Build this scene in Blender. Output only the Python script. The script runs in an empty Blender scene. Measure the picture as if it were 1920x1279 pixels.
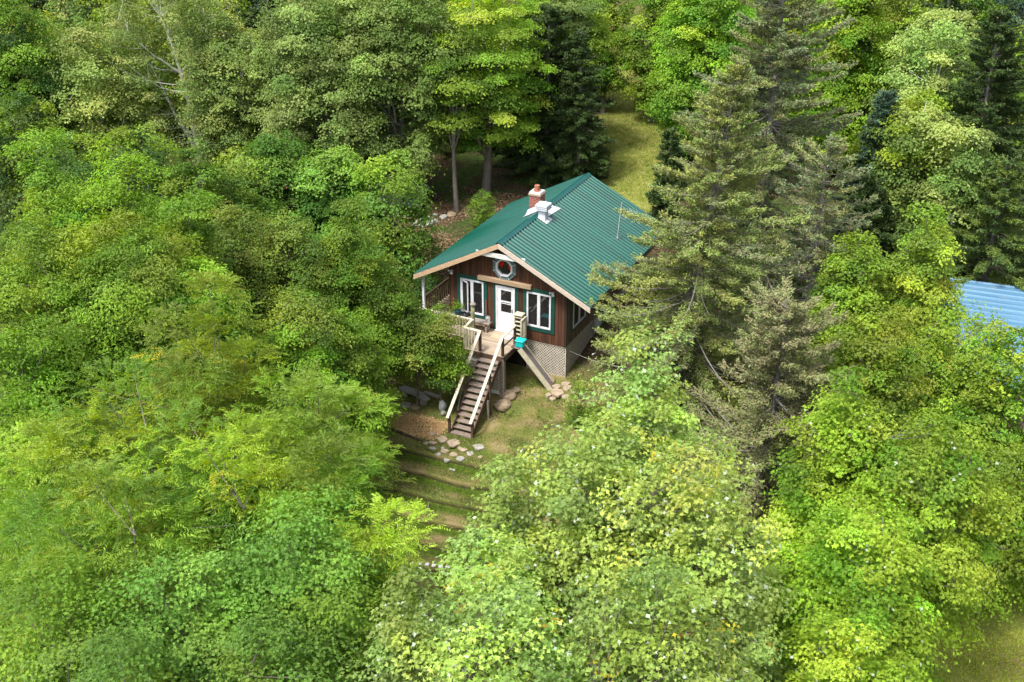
import bpy, math, random
import numpy as np
from mathutils import Vector, Matrix
R = math.radians
scn = bpy.context.scene
COL = scn.collection

# ------------------------------------------------------------------ camera
CAM = np.array([17.97, -42.41, 24.02]); PITCH = R(27.25); YAW = R(25.88); FPX = 2230.6
cd = bpy.data.cameras.new('camera'); cam = bpy.data.objects.new('camera', cd); COL.objects.link(cam)
cam.location = CAM; cam.rotation_euler = (R(90) - PITCH, 0, YAW)
cd.sensor_width = 36; cd.lens = 36 * FPX / 1920; cd.clip_start = .5; cd.clip_end = 3000
scn.camera = cam
_fw = np.array([-math.sin(YAW) * math.cos(PITCH), math.cos(YAW) * math.cos(PITCH), -math.sin(PITCH)])
_rt = np.array([math.cos(YAW), math.sin(YAW), 0.]); _up = np.cross(_rt, _fw)


def survey(px, py, D):
    """a point of the place, surveyed from the photograph at distance D along the view"""
    return CAM + D * (_fw + _rt * (px - 960) / FPX - _up * (py - 639.5) / FPX)


# ------------------------------------------------------------------ light
SUN_EL, SUN_AZ = R(62), R(250)          # azimuth of the sun measured from +X towards +Y
w = bpy.data.worlds.new('World'); scn.world = w; w.use_nodes = True
nt = w.node_tree; sky = nt.nodes.new('ShaderNodeTexSky'); sky.sky_type = 'NISHITA'; sky.sun_disc = False
sky.sun_elevation = SUN_EL; sky.sun_rotation = R(90) - SUN_AZ; sky.air_density = 1.0; sky.dust_density = 3.0; sky.ozone_density = .6
hs_ = nt.nodes.new('ShaderNodeHueSaturation'); hs_.inputs['Saturation'].default_value = .45   # thin bright cloud: a paler sky
nt.links.new(sky.outputs[0], hs_.inputs['Color']); nt.links.new(hs_.outputs[0], nt.nodes['Background'].inputs[0]); nt.nodes['Background'].inputs[1].default_value = .145
sl = bpy.data.lights.new('sun', 'SUN'); so = bpy.data.objects.new('sun', sl); COL.objects.link(so)
sl.energy = 2.35; sl.angle = R(11); sl.color = (1, .97, .9)
sd = Vector((math.cos(SUN_EL) * math.cos(SUN_AZ), math.cos(SUN_EL) * math.sin(SUN_AZ), math.sin(SUN_EL)))
so.rotation_euler = sd.to_track_quat('Z', 'Y').to_euler(); so.location = (0, 0, 60)
scn.view_settings.view_transform = 'Standard'; scn.view_settings.look = 'None'
scn.view_settings.exposure = 1.15; scn.view_settings.gamma = 1
scn.cycles.max_bounces = 6; scn.cycles.diffuse_bounces = 3; scn.cycles.glossy_bounces = 2
scn.cycles.transmission_bounces = 4; scn.cycles.transparent_max_bounces = 4


# ------------------------------------------------------------------ helpers
def tag(o, label=None, cat=None, group=None, kind=None):
    if label: o['label'] = label
    if cat: o['category'] = cat
    if group: o['group'] = group
    if kind: o['kind'] = kind
    return o


def empty(name, loc=(0, 0, 0), parent=None):
    o = bpy.data.objects.new(name, None); COL.objects.link(o); o.location = loc; o.empty_display_size = .2
    if parent: o.parent = parent
    return o


class MB:
    def __init__(s): s.v = []; s.f = []

    def add(s, vs, fs):
        n = len(s.v); s.v += [tuple(map(float, v)) for v in vs]; s.f += [tuple(i + n for i in f) for f in fs]; return s

    def box(s, x0, x1, y0, y1, z0, z1):
        return s.add([(x0, y0, z0), (x1, y0, z0), (x1, y1, z0), (x0, y1, z0), (x0, y0, z1), (x1, y0, z1), (x1, y1, z1), (x0, y1, z1)],
                     [(0, 3, 2, 1), (4, 5, 6, 7), (0, 1, 5, 4), (1, 2, 6, 5), (2, 3, 7, 6), (3, 0, 4, 7)])

    def beam(s, a, b, wd, ht, up=(0, 0, 1)):
        a = Vector(a); b = Vector(b); d = (b - a).normalized(); up = Vector(up)
        sx = d.cross(up).normalized(); u = sx.cross(d).normalized(); sx = sx * wd / 2; u = u * ht / 2
        vs = [p + i * sx + j * u for p in (a, b) for i, j in ((-1, -1), (1, -1), (1, 1), (-1, 1))]
        return s.add(vs, [(0, 1, 2, 3), (7, 6, 5, 4), (0, 4, 5, 1), (1, 5, 6, 2), (2, 6, 7, 3), (3, 7, 4, 0)])

    def tube(s, pts, rad, n=8, cap=True):
        pts = [Vector(p) for p in pts]
        if not hasattr(rad, '__len__'): rad = [rad] * len(pts)
        vs = []; fs = []
        for i, p in enumerate(pts):
            d = (pts[min(i + 1, len(pts) - 1)] - pts[max(i - 1, 0)]).normalized()
            ref = Vector((0, 0, 1)) if abs(d.z) < .9 else Vector((1, 0, 0))
            a = d.cross(ref).normalized(); b = d.cross(a)
            for k in range(n):
                t = 2 * math.pi * k / n; vs.append(p + (a * math.cos(t) + b * math.sin(t)) * rad[i])
        for i in range(len(pts) - 1):
            for k in range(n):
                k2 = (k + 1) % n; fs.append((i * n + k, i * n + k2, (i + 1) * n + k2, (i + 1) * n + k))
        if cap: fs.append(tuple(range(n - 1, -1, -1))); fs.append(tuple(range((len(pts) - 1) * n, len(pts) * n)))
        return s.add(vs, fs)

    def prism(s, prof, a, b, ax):
        """extrude a closed 2-D profile of (u, v) between a and b along axis ax"""
        n = len(prof)

        def P(u, v, t): return {'y': (u, t, v), 'x': (t, u, v), 'z': (u, v, t)}[ax]
        vs = [P(u, v, a) for u, v in prof] + [P(u, v, b) for u, v in prof]
        return s.add(vs, [tuple(range(n)), tuple(range(2 * n - 1, n - 1, -1))] + [(i, n + i, n + (i + 1) % n, (i + 1) % n) for i in range(n)])

    def build(s, name, m, parent=None, smooth=False, bevel=0, label=None, local=False):
        me = bpy.data.meshes.new(name); me.from_pydata(s.v, [], s.f); me.update()
        import bmesh
        bm = bmesh.new(); bm.from_mesh(me); bmesh.ops.recalc_face_normals(bm, faces=bm.faces); bm.to_mesh(me); bm.free()
        if smooth: me.polygons.foreach_set('use_smooth', [True] * len(me.polygons))
        me.materials.append(m); o = bpy.data.objects.new(name, me); COL.objects.link(o)
        if bevel:
            bv = o.modifiers.new('bevel', 'BEVEL'); bv.width = bevel; bv.segments = 1
        if parent: o.parent = parent
        if parent and not local:
            off = Vector((0, 0, 0)); p = parent
            while p: off += p.location; p = p.parent
            me.transform(Matrix.Translation(-off))
        if label: o['label'] = label
        return o


def ground_at(mb, name, m, loc, **k):
    """build a one-mesh thing with its origin at loc"""
    o = mb.build(name, m, **k); o.data.transform(Matrix.Translation(-Vector(loc))); o.location = loc; return o


# ------------------------------------------------------------------ materials
def newmat(name):
    m = bpy.data.materials.new(name); m.use_nodes = True; nt = m.node_tree
    return m, nt, nt.nodes['Principled BSDF']


def N(nt, t, **kw):
    n = nt.nodes.new('ShaderNode' + t)
    for k, v in kw.items():
        if k.startswith('i_'):
            n.inputs[int(k[2:])].default_value = v
        else: setattr(n, k, v)
    return n


def surf(name, c1, c2, rough=.7, scale=6., detail=6, stretch=(1, 1, 1), bump=.2, metal=0, spots=None, spec=.5, contrast=(.3, .7)):
    m, nt, b = newmat(name); L = nt.links.new
    tc = N(nt, 'TexCoord'); mp = N(nt, 'Mapping'); mp.inputs['Scale'].default_value = stretch
    L(tc.outputs['Object'], mp.inputs[0]); nz = N(nt, 'TexNoise'); nz.inputs['Scale'].default_value = scale; nz.inputs['Detail'].default_value = detail
    L(mp.outputs[0], nz.inputs['Vector'])
    r = N(nt, 'ValToRGB'); r.color_ramp.elements[0].position, r.color_ramp.elements[1].position = contrast
    r.color_ramp.elements[0].color = (*c1, 1); r.color_ramp.elements[1].color = (*c2, 1); L(nz.outputs[0], r.inputs[0])
    out = r.outputs[0]
    if spots:
        n2 = N(nt, 'TexNoise'); n2.inputs['Scale'].default_value = spots[0]; n2.inputs['Detail'].default_value = 4; L(tc.outputs['Object'], n2.inputs['Vector'])
        r2 = N(nt, 'ValToRGB'); r2.color_ramp.elements[0].position = spots[1]; r2.color_ramp.elements[1].position = spots[1] + .1; L(n2.outputs[0], r2.inputs[0])
        mx = N(nt, 'MixRGB'); L(r2.outputs[0], mx.inputs[0]); L(out, mx.inputs[1]); mx.inputs[2].default_value = (*spots[2], 1); out = mx.outputs[0]
    L(out, b.inputs['Base Color']); b.inputs['Roughness'].default_value = rough; b.inputs['Metallic'].default_value = metal
    b.inputs['Specular IOR Level'].default_value = spec
    if bump:
        bp = N(nt, 'Bump'); bp.inputs['Strength'].default_value = bump; bp.inputs['Distance'].default_value = .02; L(nz.outputs[0], bp.inputs['Height']); L(bp.outputs[0], b.inputs['Normal'])
    return m


def boards(name, axis, width, c1, c2, gap, rough=.75):
    """boards of the given width side by side along axis (0,1,2), each of its own tone, grain along the board"""
    m, nt, b = newmat(name); L = nt.links.new
    tc = N(nt, 'TexCoord'); sp = N(nt, 'SeparateXYZ'); L(tc.outputs['Object'], sp.inputs[0])
    dv = N(nt, 'Math', operation='DIVIDE'); L(sp.outputs[axis], dv.inputs[0]); dv.inputs[1].default_value = width
    fl = N(nt, 'Math', operation='FLOOR'); L(dv.outputs[0], fl.inputs[0]); fr = N(nt, 'Math', operation='FRACT'); L(dv.outputs[0], fr.inputs[0])
    wn = N(nt, 'TexWhiteNoise', noise_dimensions='1D'); L(fl.outputs[0], wn.inputs['W'])
    st = [1, 1, 1]
    for i in range(3): st[i] = 14 if i == axis else 1.2
    mp = N(nt, 'Mapping'); mp.inputs['Scale'].default_value = st; L(tc.outputs['Object'], mp.inputs[0])
    nz = N(nt, 'TexNoise'); nz.inputs['Scale'].default_value = 2.0; nz.inputs['Detail'].default_value = 7; L(mp.outputs[0], nz.inputs['Vector'])
    av = N(nt, 'Math', operation='ADD'); mu = N(nt, 'Math', operation='MULTIPLY'); mu.inputs[1].default_value = .45; L(wn.outputs[0], mu.inputs[0])
    L(mu.outputs[0], av.inputs[0]); L(nz.outputs[0], av.inputs[1])
    r = N(nt, 'ValToRGB'); r.color_ramp.elements[0].position = .35; r.color_ramp.elements[1].position = 1.05
    r.color_ramp.elements[0].color = (*c1, 1); r.color_ramp.elements[1].color = (*c2, 1); L(av.outputs[0], r.inputs[0])
    g = N(nt, 'Math', operation='LESS_THAN'); L(fr.outputs[0], g.inputs[0]); g.inputs[1].default_value = gap / width
    mx = N(nt, 'MixRGB'); L(g.outputs[0], mx.inputs[0]); L(r.outputs[0], mx.inputs[1]); mx.inputs[2].default_value = (c1[0] * .35, c1[1] * .35, c1[2] * .35, 1)
    L(mx.outputs[0], b.inputs['Base Color']); b.inputs['Roughness'].default_value = rough
    iv = N(nt, 'Math', operation='SUBTRACT'); iv.inputs[0].default_value = 1; L(g.outputs[0], iv.inputs[1])
    bp = N(nt, 'Bump'); bp.inputs['Distance'].default_value = .015; bp.inputs['Strength'].default_value = .8; L(iv.outputs[0], bp.inputs['Height']); L(bp.outputs[0], b.inputs['Normal'])
    return m


def leafmat(name, trans=.35, rough=.5, spec=.35):
    m, nt, b = newmat(name); L = nt.links.new
    at = N(nt, 'Attribute', attribute_name='leaf_colour'); L(at.outputs['Color'], b.inputs['Base Color'])
    b.inputs['Roughness'].default_value = rough; b.inputs['Specular IOR Level'].default_value = spec
    tr = N(nt, 'BsdfTranslucent'); hs = N(nt, 'HueSaturation'); hs.inputs['Hue'].default_value = .485; hs.inputs['Saturation'].default_value = 1.15; hs.inputs['Value'].default_value = 1.5
    L(at.outputs['Color'], hs.inputs['Color']); L(hs.outputs[0], tr.inputs[0])
    ms = N(nt, 'MixShader'); ms.inputs[0].default_value = trans; L(b.outputs[0], ms.inputs[1]); L(tr.outputs[0], ms.inputs[2])
    L(ms.outputs[0], nt.nodes['Material Output'].inputs['Surface']); return m


M = {}
M['leaf'] = leafmat('broad leaf', .38, .5, .25)
M['needle'] = leafmat('needles', .12, .6, .3)
M['grassblade'] = leafmat('grass blade', .3, .6, .2)
M['bark'] = surf('grey brown bark', (.10, .085, .07), (.24, .21, .18), .9, 4, 8, (6, 6, 1), .6)
M['pale_bark'] = surf('pale aspen bark', (.52, .50, .45), (.74, .72, .66), .8, 3, 8, (1, 1, 4), .3, spots=(5, .62, (.12, .11, .09)))
M['spruce_bark'] = surf('spruce bark', (.13, .115, .10), (.28, .26, .24), .9, 6, 8, (5, 5, 1), .6)
M['siding'] = boards('dark stained siding', 0, .155, (.026, .009, .004), (.115, .042, .018), .014)
M['side_siding'] = boards('weathered siding', 1, .155, (.07, .048, .034), (.21, .15, .105), .014)
M['green_trim'] = surf('green painted trim', (.006, .055, .042), (.010, .075, .058), .5, 8, bump=.05)
M['white'] = surf('white paint', (.60, .61, .65), (.72, .73, .77), .4, 5, bump=.02)
M['white_rough'] = surf('weathered white paint', (.50, .49, .47), (.78, .77, .74), .7, 3, bump=.1)
M['glass'], _n, _b = newmat('dark window glass'); _b.inputs['Base Color'].default_value = (.02, .018, .02, 1); _b.inputs['Roughness'].default_value = .04; _b.inputs['Specular IOR Level'].default_value = .8
M['roof'] = surf('green painted metal roof', (.0003, .062, .042), (.001, .092, .064), .30, 1.1, 7, (.25, 1.6, .25), 0, spec=.5, metal=.15, spots=(2.2, .70, (.008, .085, .060)))
M['roof'].node_tree.nodes['Principled BSDF'].inputs['Coat Weight'].default_value = .55; M['roof'].node_tree.nodes['Principled BSDF'].inputs['Coat Roughness'].default_value = .3
M['ridge'] = surf('green ridge metal', (.002, .06, .058), (.004, .085, .08), .3, 3, bump=0)
M['fascia'] = surf('bare pine board', (.40, .26, .15), (.56, .40, .26), .7, 3, 6, (1, 1, 8), .1)
M['pale_fascia'] = surf('pale pine board', (.46, .37, .29), (.62, .53, .45), .7, 3, 6, (1, 1, 8), .1)
M['beam'] = surf('weathered beam', (.26, .17, .10), (.42, .30, .19), .75, 5, 6, (.6, 6, 6), .2)
M['grey_wood'] = surf('grey weathered wood', (.16, .135, .115), (.36, .31, .27), .85, 5, 8, (1, 6, 6), .3)
M['deck'] = boards('pale deck boards', 1, .14, (.24, .175, .12), (.44, .35, .26), .012, .8)
M['dark_wood'] = surf('dark brown stained wood', (.05, .028, .018), (.13, .075, .05), .75, 6, 6, (2, 2, 2), .2)
M['tread'] = surf('worn brown tread', (.13, .095, .075), (.30, .235, .195), .85, 4, 8, (2, 9, 2), .3)
M['rail'] = surf('cream painted rail', (.46, .41, .29), (.62, .57, .44), .6, 4, 5, bump=.1)
M['lattice'] = surf('beige lattice', (.42, .37, .30), (.55, .50, .42), .7, 5, bump=.05)
M['foam'] = surf('pale foundation panel', (.42, .42, .39), (.60, .60, .56), .8, 2, bump=.1, spots=(1.5, .62, (.30, .28, .24)))
M['dark'] = surf('near black shade sheet', (.012, .01, .009), (.03, .026, .022), .9, 4, bump=0)  # shade as colour, for the unlit spaces behind lattice and open sash
M['soffit'] = surf('roof underside wood', (.20, .13, .085), (.33, .23, .16), .8, 4, bump=.1)
M['galv'] = surf('galvanised metal', (.45, .46, .47), (.62, .63, .64), .35, 8, bump=.02, metal=.7)
M['white_metal'] = surf('white sheet metal', (.54, .56, .61), (.66, .67, .71), .35, 3, bump=0)
M['clay'] = surf('clay flue', (.28, .09, .05), (.40, .15, .09), .8, 8)
M['mortar'] = surf('pale mortar cap', (.50, .47, .45), (.70, .67, .64), .85, 6)
M['teal'] = surf('turquoise plastic', (.0, .42, .42), (.01, .52, .50), .3, 3, bump=0)
M['red'] = surf('red painted metal', (.34, .03, .02), (.48, .06, .04), .4, 5, bump=0)
M['redglass'], _n, _b = newmat('red coloured glass'); _b.inputs['Base Color'].default_value = (.45, .006, .012, 1); _b.inputs['Roughness'].default_value = .1
M['mirror'] = surf('greenish bevelled trim', (.07, .13, .14), (.20, .27, .28), .25, 6, bump=0)
M['black'] = surf('black plastic', (.008, .008, .01), (.02, .02, .025), .5, 6, bump=0)
M['bluepot'] = surf('blue green pot', (.01, .06, .09), (.02, .10, .14), .4, 6, bump=0)
M['slide_top'] = surf('grey grit slide bed', (.14, .115, .115), (.25, .215, .21), .9, 25, 6, bump=.3)
M['boulder'] = surf('tan boulder', (.20, .145, .09), (.36, .28, .19), .9, 3, 9, bump=.9)
M['stone'] = surf('pale flat stone', (.20, .19, .165), (.40, .38, .33), .9, 4, 8, bump=.5)
M['sandstone'] = surf('sandy flat stone', (.25, .19, .13), (.42, .33, .24), .9, 4, 8, bump=.5)
M['old_plank'] = surf('silver grey old planks', (.24, .225, .215), (.46, .44, .42), .85, 4, 8, (1, 8, 8), .4)
M['bag'] = surf('white weathered plastic', (.60, .61, .66), (.80, .81, .85), .5, 9, bump=.6)
M['mat1'] = surf('tan door mat', (.40, .26, .17), (.55, .38, .27), .95, 30)
M['mat2'] = surf('pale door mat', (.45, .40, .38), (.62, .57, .54), .95, 30)
M['tarp'] = surf('grey green tarpaulin', (.20, .25, .23), (.42, .46, .44), .5, 3, bump=.5, spots=(1.2, .6, (.04, .20, .18)))
M['red_roof'] = surf('faded red shingles', (.20, .06, .05), (.36, .14, .12), .9, 6, 6, (1, 1, 6))
M['blue_roof'] = surf('pale blue metal roof', (.06, .16, .27), (.11, .23, .35), .35, 1.2, 7, (.3, 2, 1), bump=0, spots=(1.1, .62, (.16, .22, .26)), spec=.6)
M['brown_wall'] = surf('plain brown wall', (.08, .055, .04), (.16, .11, .08), .85, 4)


def brickmat():
    m, nt, b = newmat('red brick'); L = nt.links.new
    tc = N(nt, 'TexCoord'); sp = N(nt, 'SeparateXYZ'); L(tc.outputs['Object'], sp.inputs[0])
    ad = N(nt, 'Math', operation='ADD'); L(sp.outputs[0], ad.inputs[0]); L(sp.outputs[1], ad.inputs[1])
    cb = N(nt, 'CombineXYZ'); L(ad.outputs[0], cb.inputs[0]); L(sp.outputs[2], cb.inputs[1])
    br = N(nt, 'TexBrick'); L(cb.outputs[0], br.inputs['Vector']); br.inputs['Scale'].default_value = 1; br.inputs['Brick Width'].default_value = .21; br.inputs['Row Height'].default_value = .075
    br.inputs['Mortar Size'].default_value = .01; br.inputs['Color1'].default_value = (.30, .06, .035, 1); br.inputs['Color2'].default_value = (.17, .035, .022, 1); br.inputs['Mortar'].default_value = (.36, .22, .18, 1)
    L(br.outputs[0], b.inputs['Base Color']); b.inputs['Roughness'].default_value = .9; return m


M['brick'] = brickmat()

# ------------------------------------------------------------------ terrain
LANE = [(-3.0, 13.), (-4.3, 20), (-6.4, 26), (-9.0, 31.5), (-12.3, 38), (-17, 46), (-23, 58)]


def lane_dist(x, y):
    d = np.full(np.shape(x), 1e9)
    for (ax, ay), (bx, by) in zip(LANE[:-1], LANE[1:]):
        t = np.clip(((x - ax) * (bx - ax) + (y - ay) * (by - ay)) / ((bx - ax) ** 2 + (by - ay) ** 2), 0, 1)
        d = np.minimum(d, np.hypot(x - ax - t * (bx - ax), y - ay - t * (by - ay)))
    return d


def terrain(x, y):
    x = np.asarray(x, float); y = np.asarray(y, float)
    z = np.where(y < 8, -1.5 + .172 * y, -.124 + .05 * (y - 8))
    z = np.where(y > 60, 2.476 + .12 * (y - 60), z)
    z = np.where(y < -20, -4.94 + .12 * (y + 20), z)
    # grassed terraces on the lawn in front of the stairs
    yy = y - .10 * x - .05 * np.sin(x * 1.3)
    ph = (yy + 5.3) / 1.12
    fr = ph - np.floor(ph)
    saw = np.where(fr < .84, .5 - fr / .84, -.5 + (fr - .84) / .16)
    m = np.clip((-5.2 - yy) / .6, 0, 1) * np.clip((yy + 14.5) / 1.5, 0, 1) * np.clip((4.5 - np.abs(x + 1.5)) / 1.5, 0, 1)
    z = z + saw * .36 * m - .18 * np.exp(-((np.minimum(fr, 1 - fr)) / .05) ** 2) * m
    # flatter shelf to the left of the stairs, small bank right of them
    ph = (yy - .3) / 1.35; fr = ph - np.floor(ph); saw = np.where(fr < .75, .5 - fr / .75, -.5 + (fr - .75) / .25)
    m2 = np.clip((yy + 5.2) / .5, 0, 1) * np.clip((-.6 - yy) / .5, 0, 1) * np.clip((x + 2.2) / .5, 0, 1) * np.clip((4 - x) / 1.5, 0, 1)
    z = z + saw * .2 * m2
    z = z + .035 * np.sin(x * 2.1 + y * .7) * np.cos(y * 1.7 - x * .4) + .15 * np.sin(x * .31 + 1) * np.cos(y * .27)
    z = z + .15 * np.where(np.hypot(x + 1.5, y + 4) < 9, -1, 0) * 0
    hole = np.clip((6.0 - np.abs(x + 3)) / 3, 0, 1) * np.clip((6 - np.abs(y + 1)) / 3, 0, 1)
    return z - .15 * np.sin(x * .31 + 1) * np.cos(y * .27) * hole


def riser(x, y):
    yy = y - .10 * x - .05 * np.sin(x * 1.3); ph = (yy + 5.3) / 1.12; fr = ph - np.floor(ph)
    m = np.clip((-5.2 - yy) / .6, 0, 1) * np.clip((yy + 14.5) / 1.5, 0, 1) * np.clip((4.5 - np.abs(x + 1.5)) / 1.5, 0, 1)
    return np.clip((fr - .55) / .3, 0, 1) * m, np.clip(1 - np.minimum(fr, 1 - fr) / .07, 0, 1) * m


def gz(x, y): return float(terrain(x, y))


def graded(lo, hi, a, b, fine, coarse):
    c = [np.arange(a, b, fine)]
    k = b; st = fine
    out = []
    while k < hi: out.append(k); st = min(st * 1.15, coarse); k += st
    out.append(hi); c.append(np.array(out)); k = a - fine; st = fine; o2 = []
    while k > lo: o2.append(k); st = min(st * 1.15, coarse); k -= st
    o2.append(lo); return np.concatenate([np.array(o2[::-1]), c[0], c[1]])


gx = graded(-900, 900, -12, 8, .12, 60); gy = graded(-90, 1500, -15, 2, .05, 60)
X, Y = np.meshgrid(gx, gy); Z = terrain(X, Y)
nx, ny = len(gx), len(gy)
me = bpy.data.meshes.new('ground')
idx = np.arange(nx * ny).reshape(ny, nx)
F = np.stack([idx[:-1, :-1], idx[:-1, 1:], idx[1:, 1:], idx[1:, :-1]], -1).reshape(-1, 4)


def np_mesh(name, V, F, mat, cols=None, smooth=False, parent=None, loc=None):
    me = bpy.data.meshes.new(name); k = F.shape[1]
    me.vertices.add(len(V)); me.vertices.foreach_set('co', np.ascontiguousarray(V, np.float32).ravel())
    me.loops.add(F.size); me.loops.foreach_set('vertex_index', np.ascontiguousarray(F, np.int32).ravel())
    me.polygons.add(len(F)); me.polygons.foreach_set('loop_start', np.arange(0, F.size, k, dtype=np.int32))
    me.polygons.foreach_set('use_smooth', np.full(len(F), smooth)); me.update(calc_edges=True)
    if cols is not None:
        a = me.attributes.new('leaf_colour', 'FLOAT_COLOR', 'CORNER')
        c = np.ones((len(F), 4), np.float32); c[:, :3] = cols
        a.data.foreach_set('color', np.repeat(c, k, axis=0).ravel())
    me.materials.append(mat); o = bpy.data.objects.new(name, me); COL.objects.link(o)
    if parent: o.parent = parent
    return o


def groundmat():
    m, nt, b = newmat('lawn and forest floor'); L = nt.links.new
    tc = N(nt, 'TexCoord')

    def noise(s, d=6, st=None):
        n = N(nt, 'TexNoise'); n.inputs['Scale'].default_value = s; n.inputs['Detail'].default_value = d
        if st:
            mp = N(nt, 'Mapping'); mp.inputs['Scale'].default_value = st; L(tc.outputs['Object'], mp.inputs[0]); L(mp.outputs[0], n.inputs['Vector'])
        else: L(tc.outputs['Object'], n.inputs['Vector'])
        return n.outputs[0]

    def ramp(src, stops):
        r = N(nt, 'ValToRGB'); e = r.color_ramp.elements
        e[0].position, e[0].color = stops[0][0], (*stops[0][1], 1); e[1].position, e[1].color = stops[-1][0], (*stops[-1][1], 1)
        for p, c in stops[1:-1]: x = e.new(p); x.color = (*c, 1)
        L(src, r.inputs[0]); return r.outputs[0]

    def mix(f, a, bb):
        x = N(nt, 'MixRGB'); L(f, x.inputs[0]); L(a, x.inputs[1]); L(bb, x.inputs[2]); return x.outputs[0]
    grass = ramp(noise(1.1, 8), [(.36, (.06, .10, .014)), (.47, (.12, .15, .028)), (.55, (.20, .17, .06)), (.66, (.30, .22, .12))])
    fine = ramp(noise(16, 8), [(.35, (.05, .075, .012)), (.65, (.23, .20, .075))])
    g = N(nt, 'MixRGB'); g.inputs[0].default_value = .45; L(grass, g.inputs[1]); L(fine, g.inputs[2])
    lit_b = ramp(noise(9, 9), [(.3, (.02, .016, .009)), (.5, (.055, .04, .022)), (.62, (.11, .075, .042)), (.76, (.36, .27, .19))])
    lit_g = ramp(noise(5, 9), [(.3, (.02, .035, .008)), (.55, (.05, .08, .018)), (.75, (.09, .12, .03))])
    patchy = ramp(noise(.45, 5), [(.42, (0, 0, 0)), (.56, (1, 1, 1))]); litter = mix(patchy, lit_b, lit_g)
    lane = ramp(noise(2.0, 8), [(.35, (.14, .17, .03)), (.6, (.24, .25, .06)), (.75, (.34, .28, .13))])
    soil = ramp(noise(6, 8), [(.3, (.10, .065, .04)), (.7, (.22, .15, .10))])
    a = N(nt, 'Attribute', attribute_name='zone'); sp = N(nt, 'SeparateColor'); L(a.outputs['Color'], sp.inputs[0])
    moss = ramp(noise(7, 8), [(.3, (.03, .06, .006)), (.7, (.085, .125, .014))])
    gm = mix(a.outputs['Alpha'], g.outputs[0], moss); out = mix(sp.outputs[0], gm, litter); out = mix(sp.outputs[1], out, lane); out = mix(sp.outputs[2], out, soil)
    se = N(nt, 'Attribute', attribute_name='seam_shadow'); dk_ = N(nt, 'RGB'); dk_.outputs[0].default_value = (.022, .017, .009, 1); out = mix(se.outputs['Fac'], out, dk_.outputs[0])  # shadow gap at each riser foot, painted near-black into the ground colour
    L(out, b.inputs['Base Color']); b.inputs['Roughness'].default_value = .95; b.inputs['Specular IOR Level'].default_value = .1
    bp = N(nt, 'Bump'); bp.inputs['Strength'].default_value = .7; bp.inputs['Distance'].default_value = .05; L(noise(22, 6), bp.inputs['Height']); L(bp.outputs[0], b.inputs['Normal'])
    return m


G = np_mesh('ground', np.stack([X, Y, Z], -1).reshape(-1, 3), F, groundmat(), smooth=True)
tag(G, kind='structure')
xv, yv = X.ravel(), Y.ravel()
nzz = .5 * np.sin(xv * 1.9 + np.sin(yv * 1.3) * 1.5) + .5 * np.sin(yv * 2.3 + np.sin(xv * 1.1))
lawn = np.clip((6.2 - np.abs(xv + 1.2)) / 1.2 + .4 * nzz, 0, 1) * np.clip((1.0 - yv) / .8 + .3 * nzz, 0, 1) * np.clip((yv + 19) / 2, 0, 1)
meadow = np.clip((xv - 15.2 + .4 * nzz) / 1.5, 0, 1) * np.clip((2 - yv) / 3, 0, 1)
far = np.clip((-40 - xv) / 10, 0, 1) * np.clip((yv - 15) / 10, 0, 1)
ln = np.clip((2.3 - lane_dist(xv, yv) + .4 * nzz) / .9, 0, 1)
lit = 1 - np.clip(lawn + meadow + far, 0, 1)
soil = np.clip(1 - np.abs(xv - .75) / .8 + .25 * nzz, 0, 1) * np.clip(1 - np.abs(yv - 4.3) / 4.6, 0, 1) + \
    .8 * np.clip(1 - np.hypot((xv - 20.0) / .6, (yv + 8.6) / 1.0), 0, 1)
mossy, seam_shadow = riser(xv, yv)
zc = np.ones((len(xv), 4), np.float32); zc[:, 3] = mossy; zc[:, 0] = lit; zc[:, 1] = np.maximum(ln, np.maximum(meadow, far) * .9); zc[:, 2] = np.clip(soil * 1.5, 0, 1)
sa = G.data.attributes.new('seam_shadow', 'FLOAT', 'POINT'); sa.data.foreach_set('value', seam_shadow.astype(np.float32))
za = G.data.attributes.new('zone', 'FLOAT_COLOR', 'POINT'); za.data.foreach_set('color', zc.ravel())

# ------------------------------------------------------------------ the cabin
WD = 5.74; PX, PZ = -2.94, 4.61; ELX, ELZ, ERX, ERZ = -7.18, 2.36, 1.34, 2.47; YF, YB = -.62, 9.25
sL = (PZ - ELZ) / (PX - ELX); sR = (PZ - ERZ) / (ERX - PX)


def rz(x): return PZ - sR * (x - PX) if x > PX else PZ - sL * (PX - x)


TH = .16
cabin = empty('cabin', (-2.87, 4, 0))
tag(cabin, 'brown wooden cabin with green ribbed metal roof, brick chimney and front deck with stairs', 'cabin')
prof = [(-WD, 0), (0, 0), (0, rz(0) - TH), (PX, PZ - TH), (-WD, rz(-WD) - TH)]
MB().prism(prof, 0, .12, 'y').build('front_wall', M['siding'], cabin)
MB().prism(prof, 8.6, 8.72, 'y').build('rear_wall', M['siding'], cabin)
MB().box(-.12, 0, .12, 8.6, 0, rz(0) - TH - .02).build('side_wall', M['side_siding'], cabin, label='weathered grey brown side wall')
MB().box(-WD, -WD + .12, .12, 8.6, 0, rz(-WD) - TH - .02).build('side_wall', M['side_siding'], cabin)
MB().box(-WD + .12, -.12, .12, 8.6, -.02, .1).build('floor', M['dark_wood'], cabin)
MB().box(-.1, .018, -.018, .02, 0, 2.6).build('corner_board', M['side_siding'], cabin)


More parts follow.
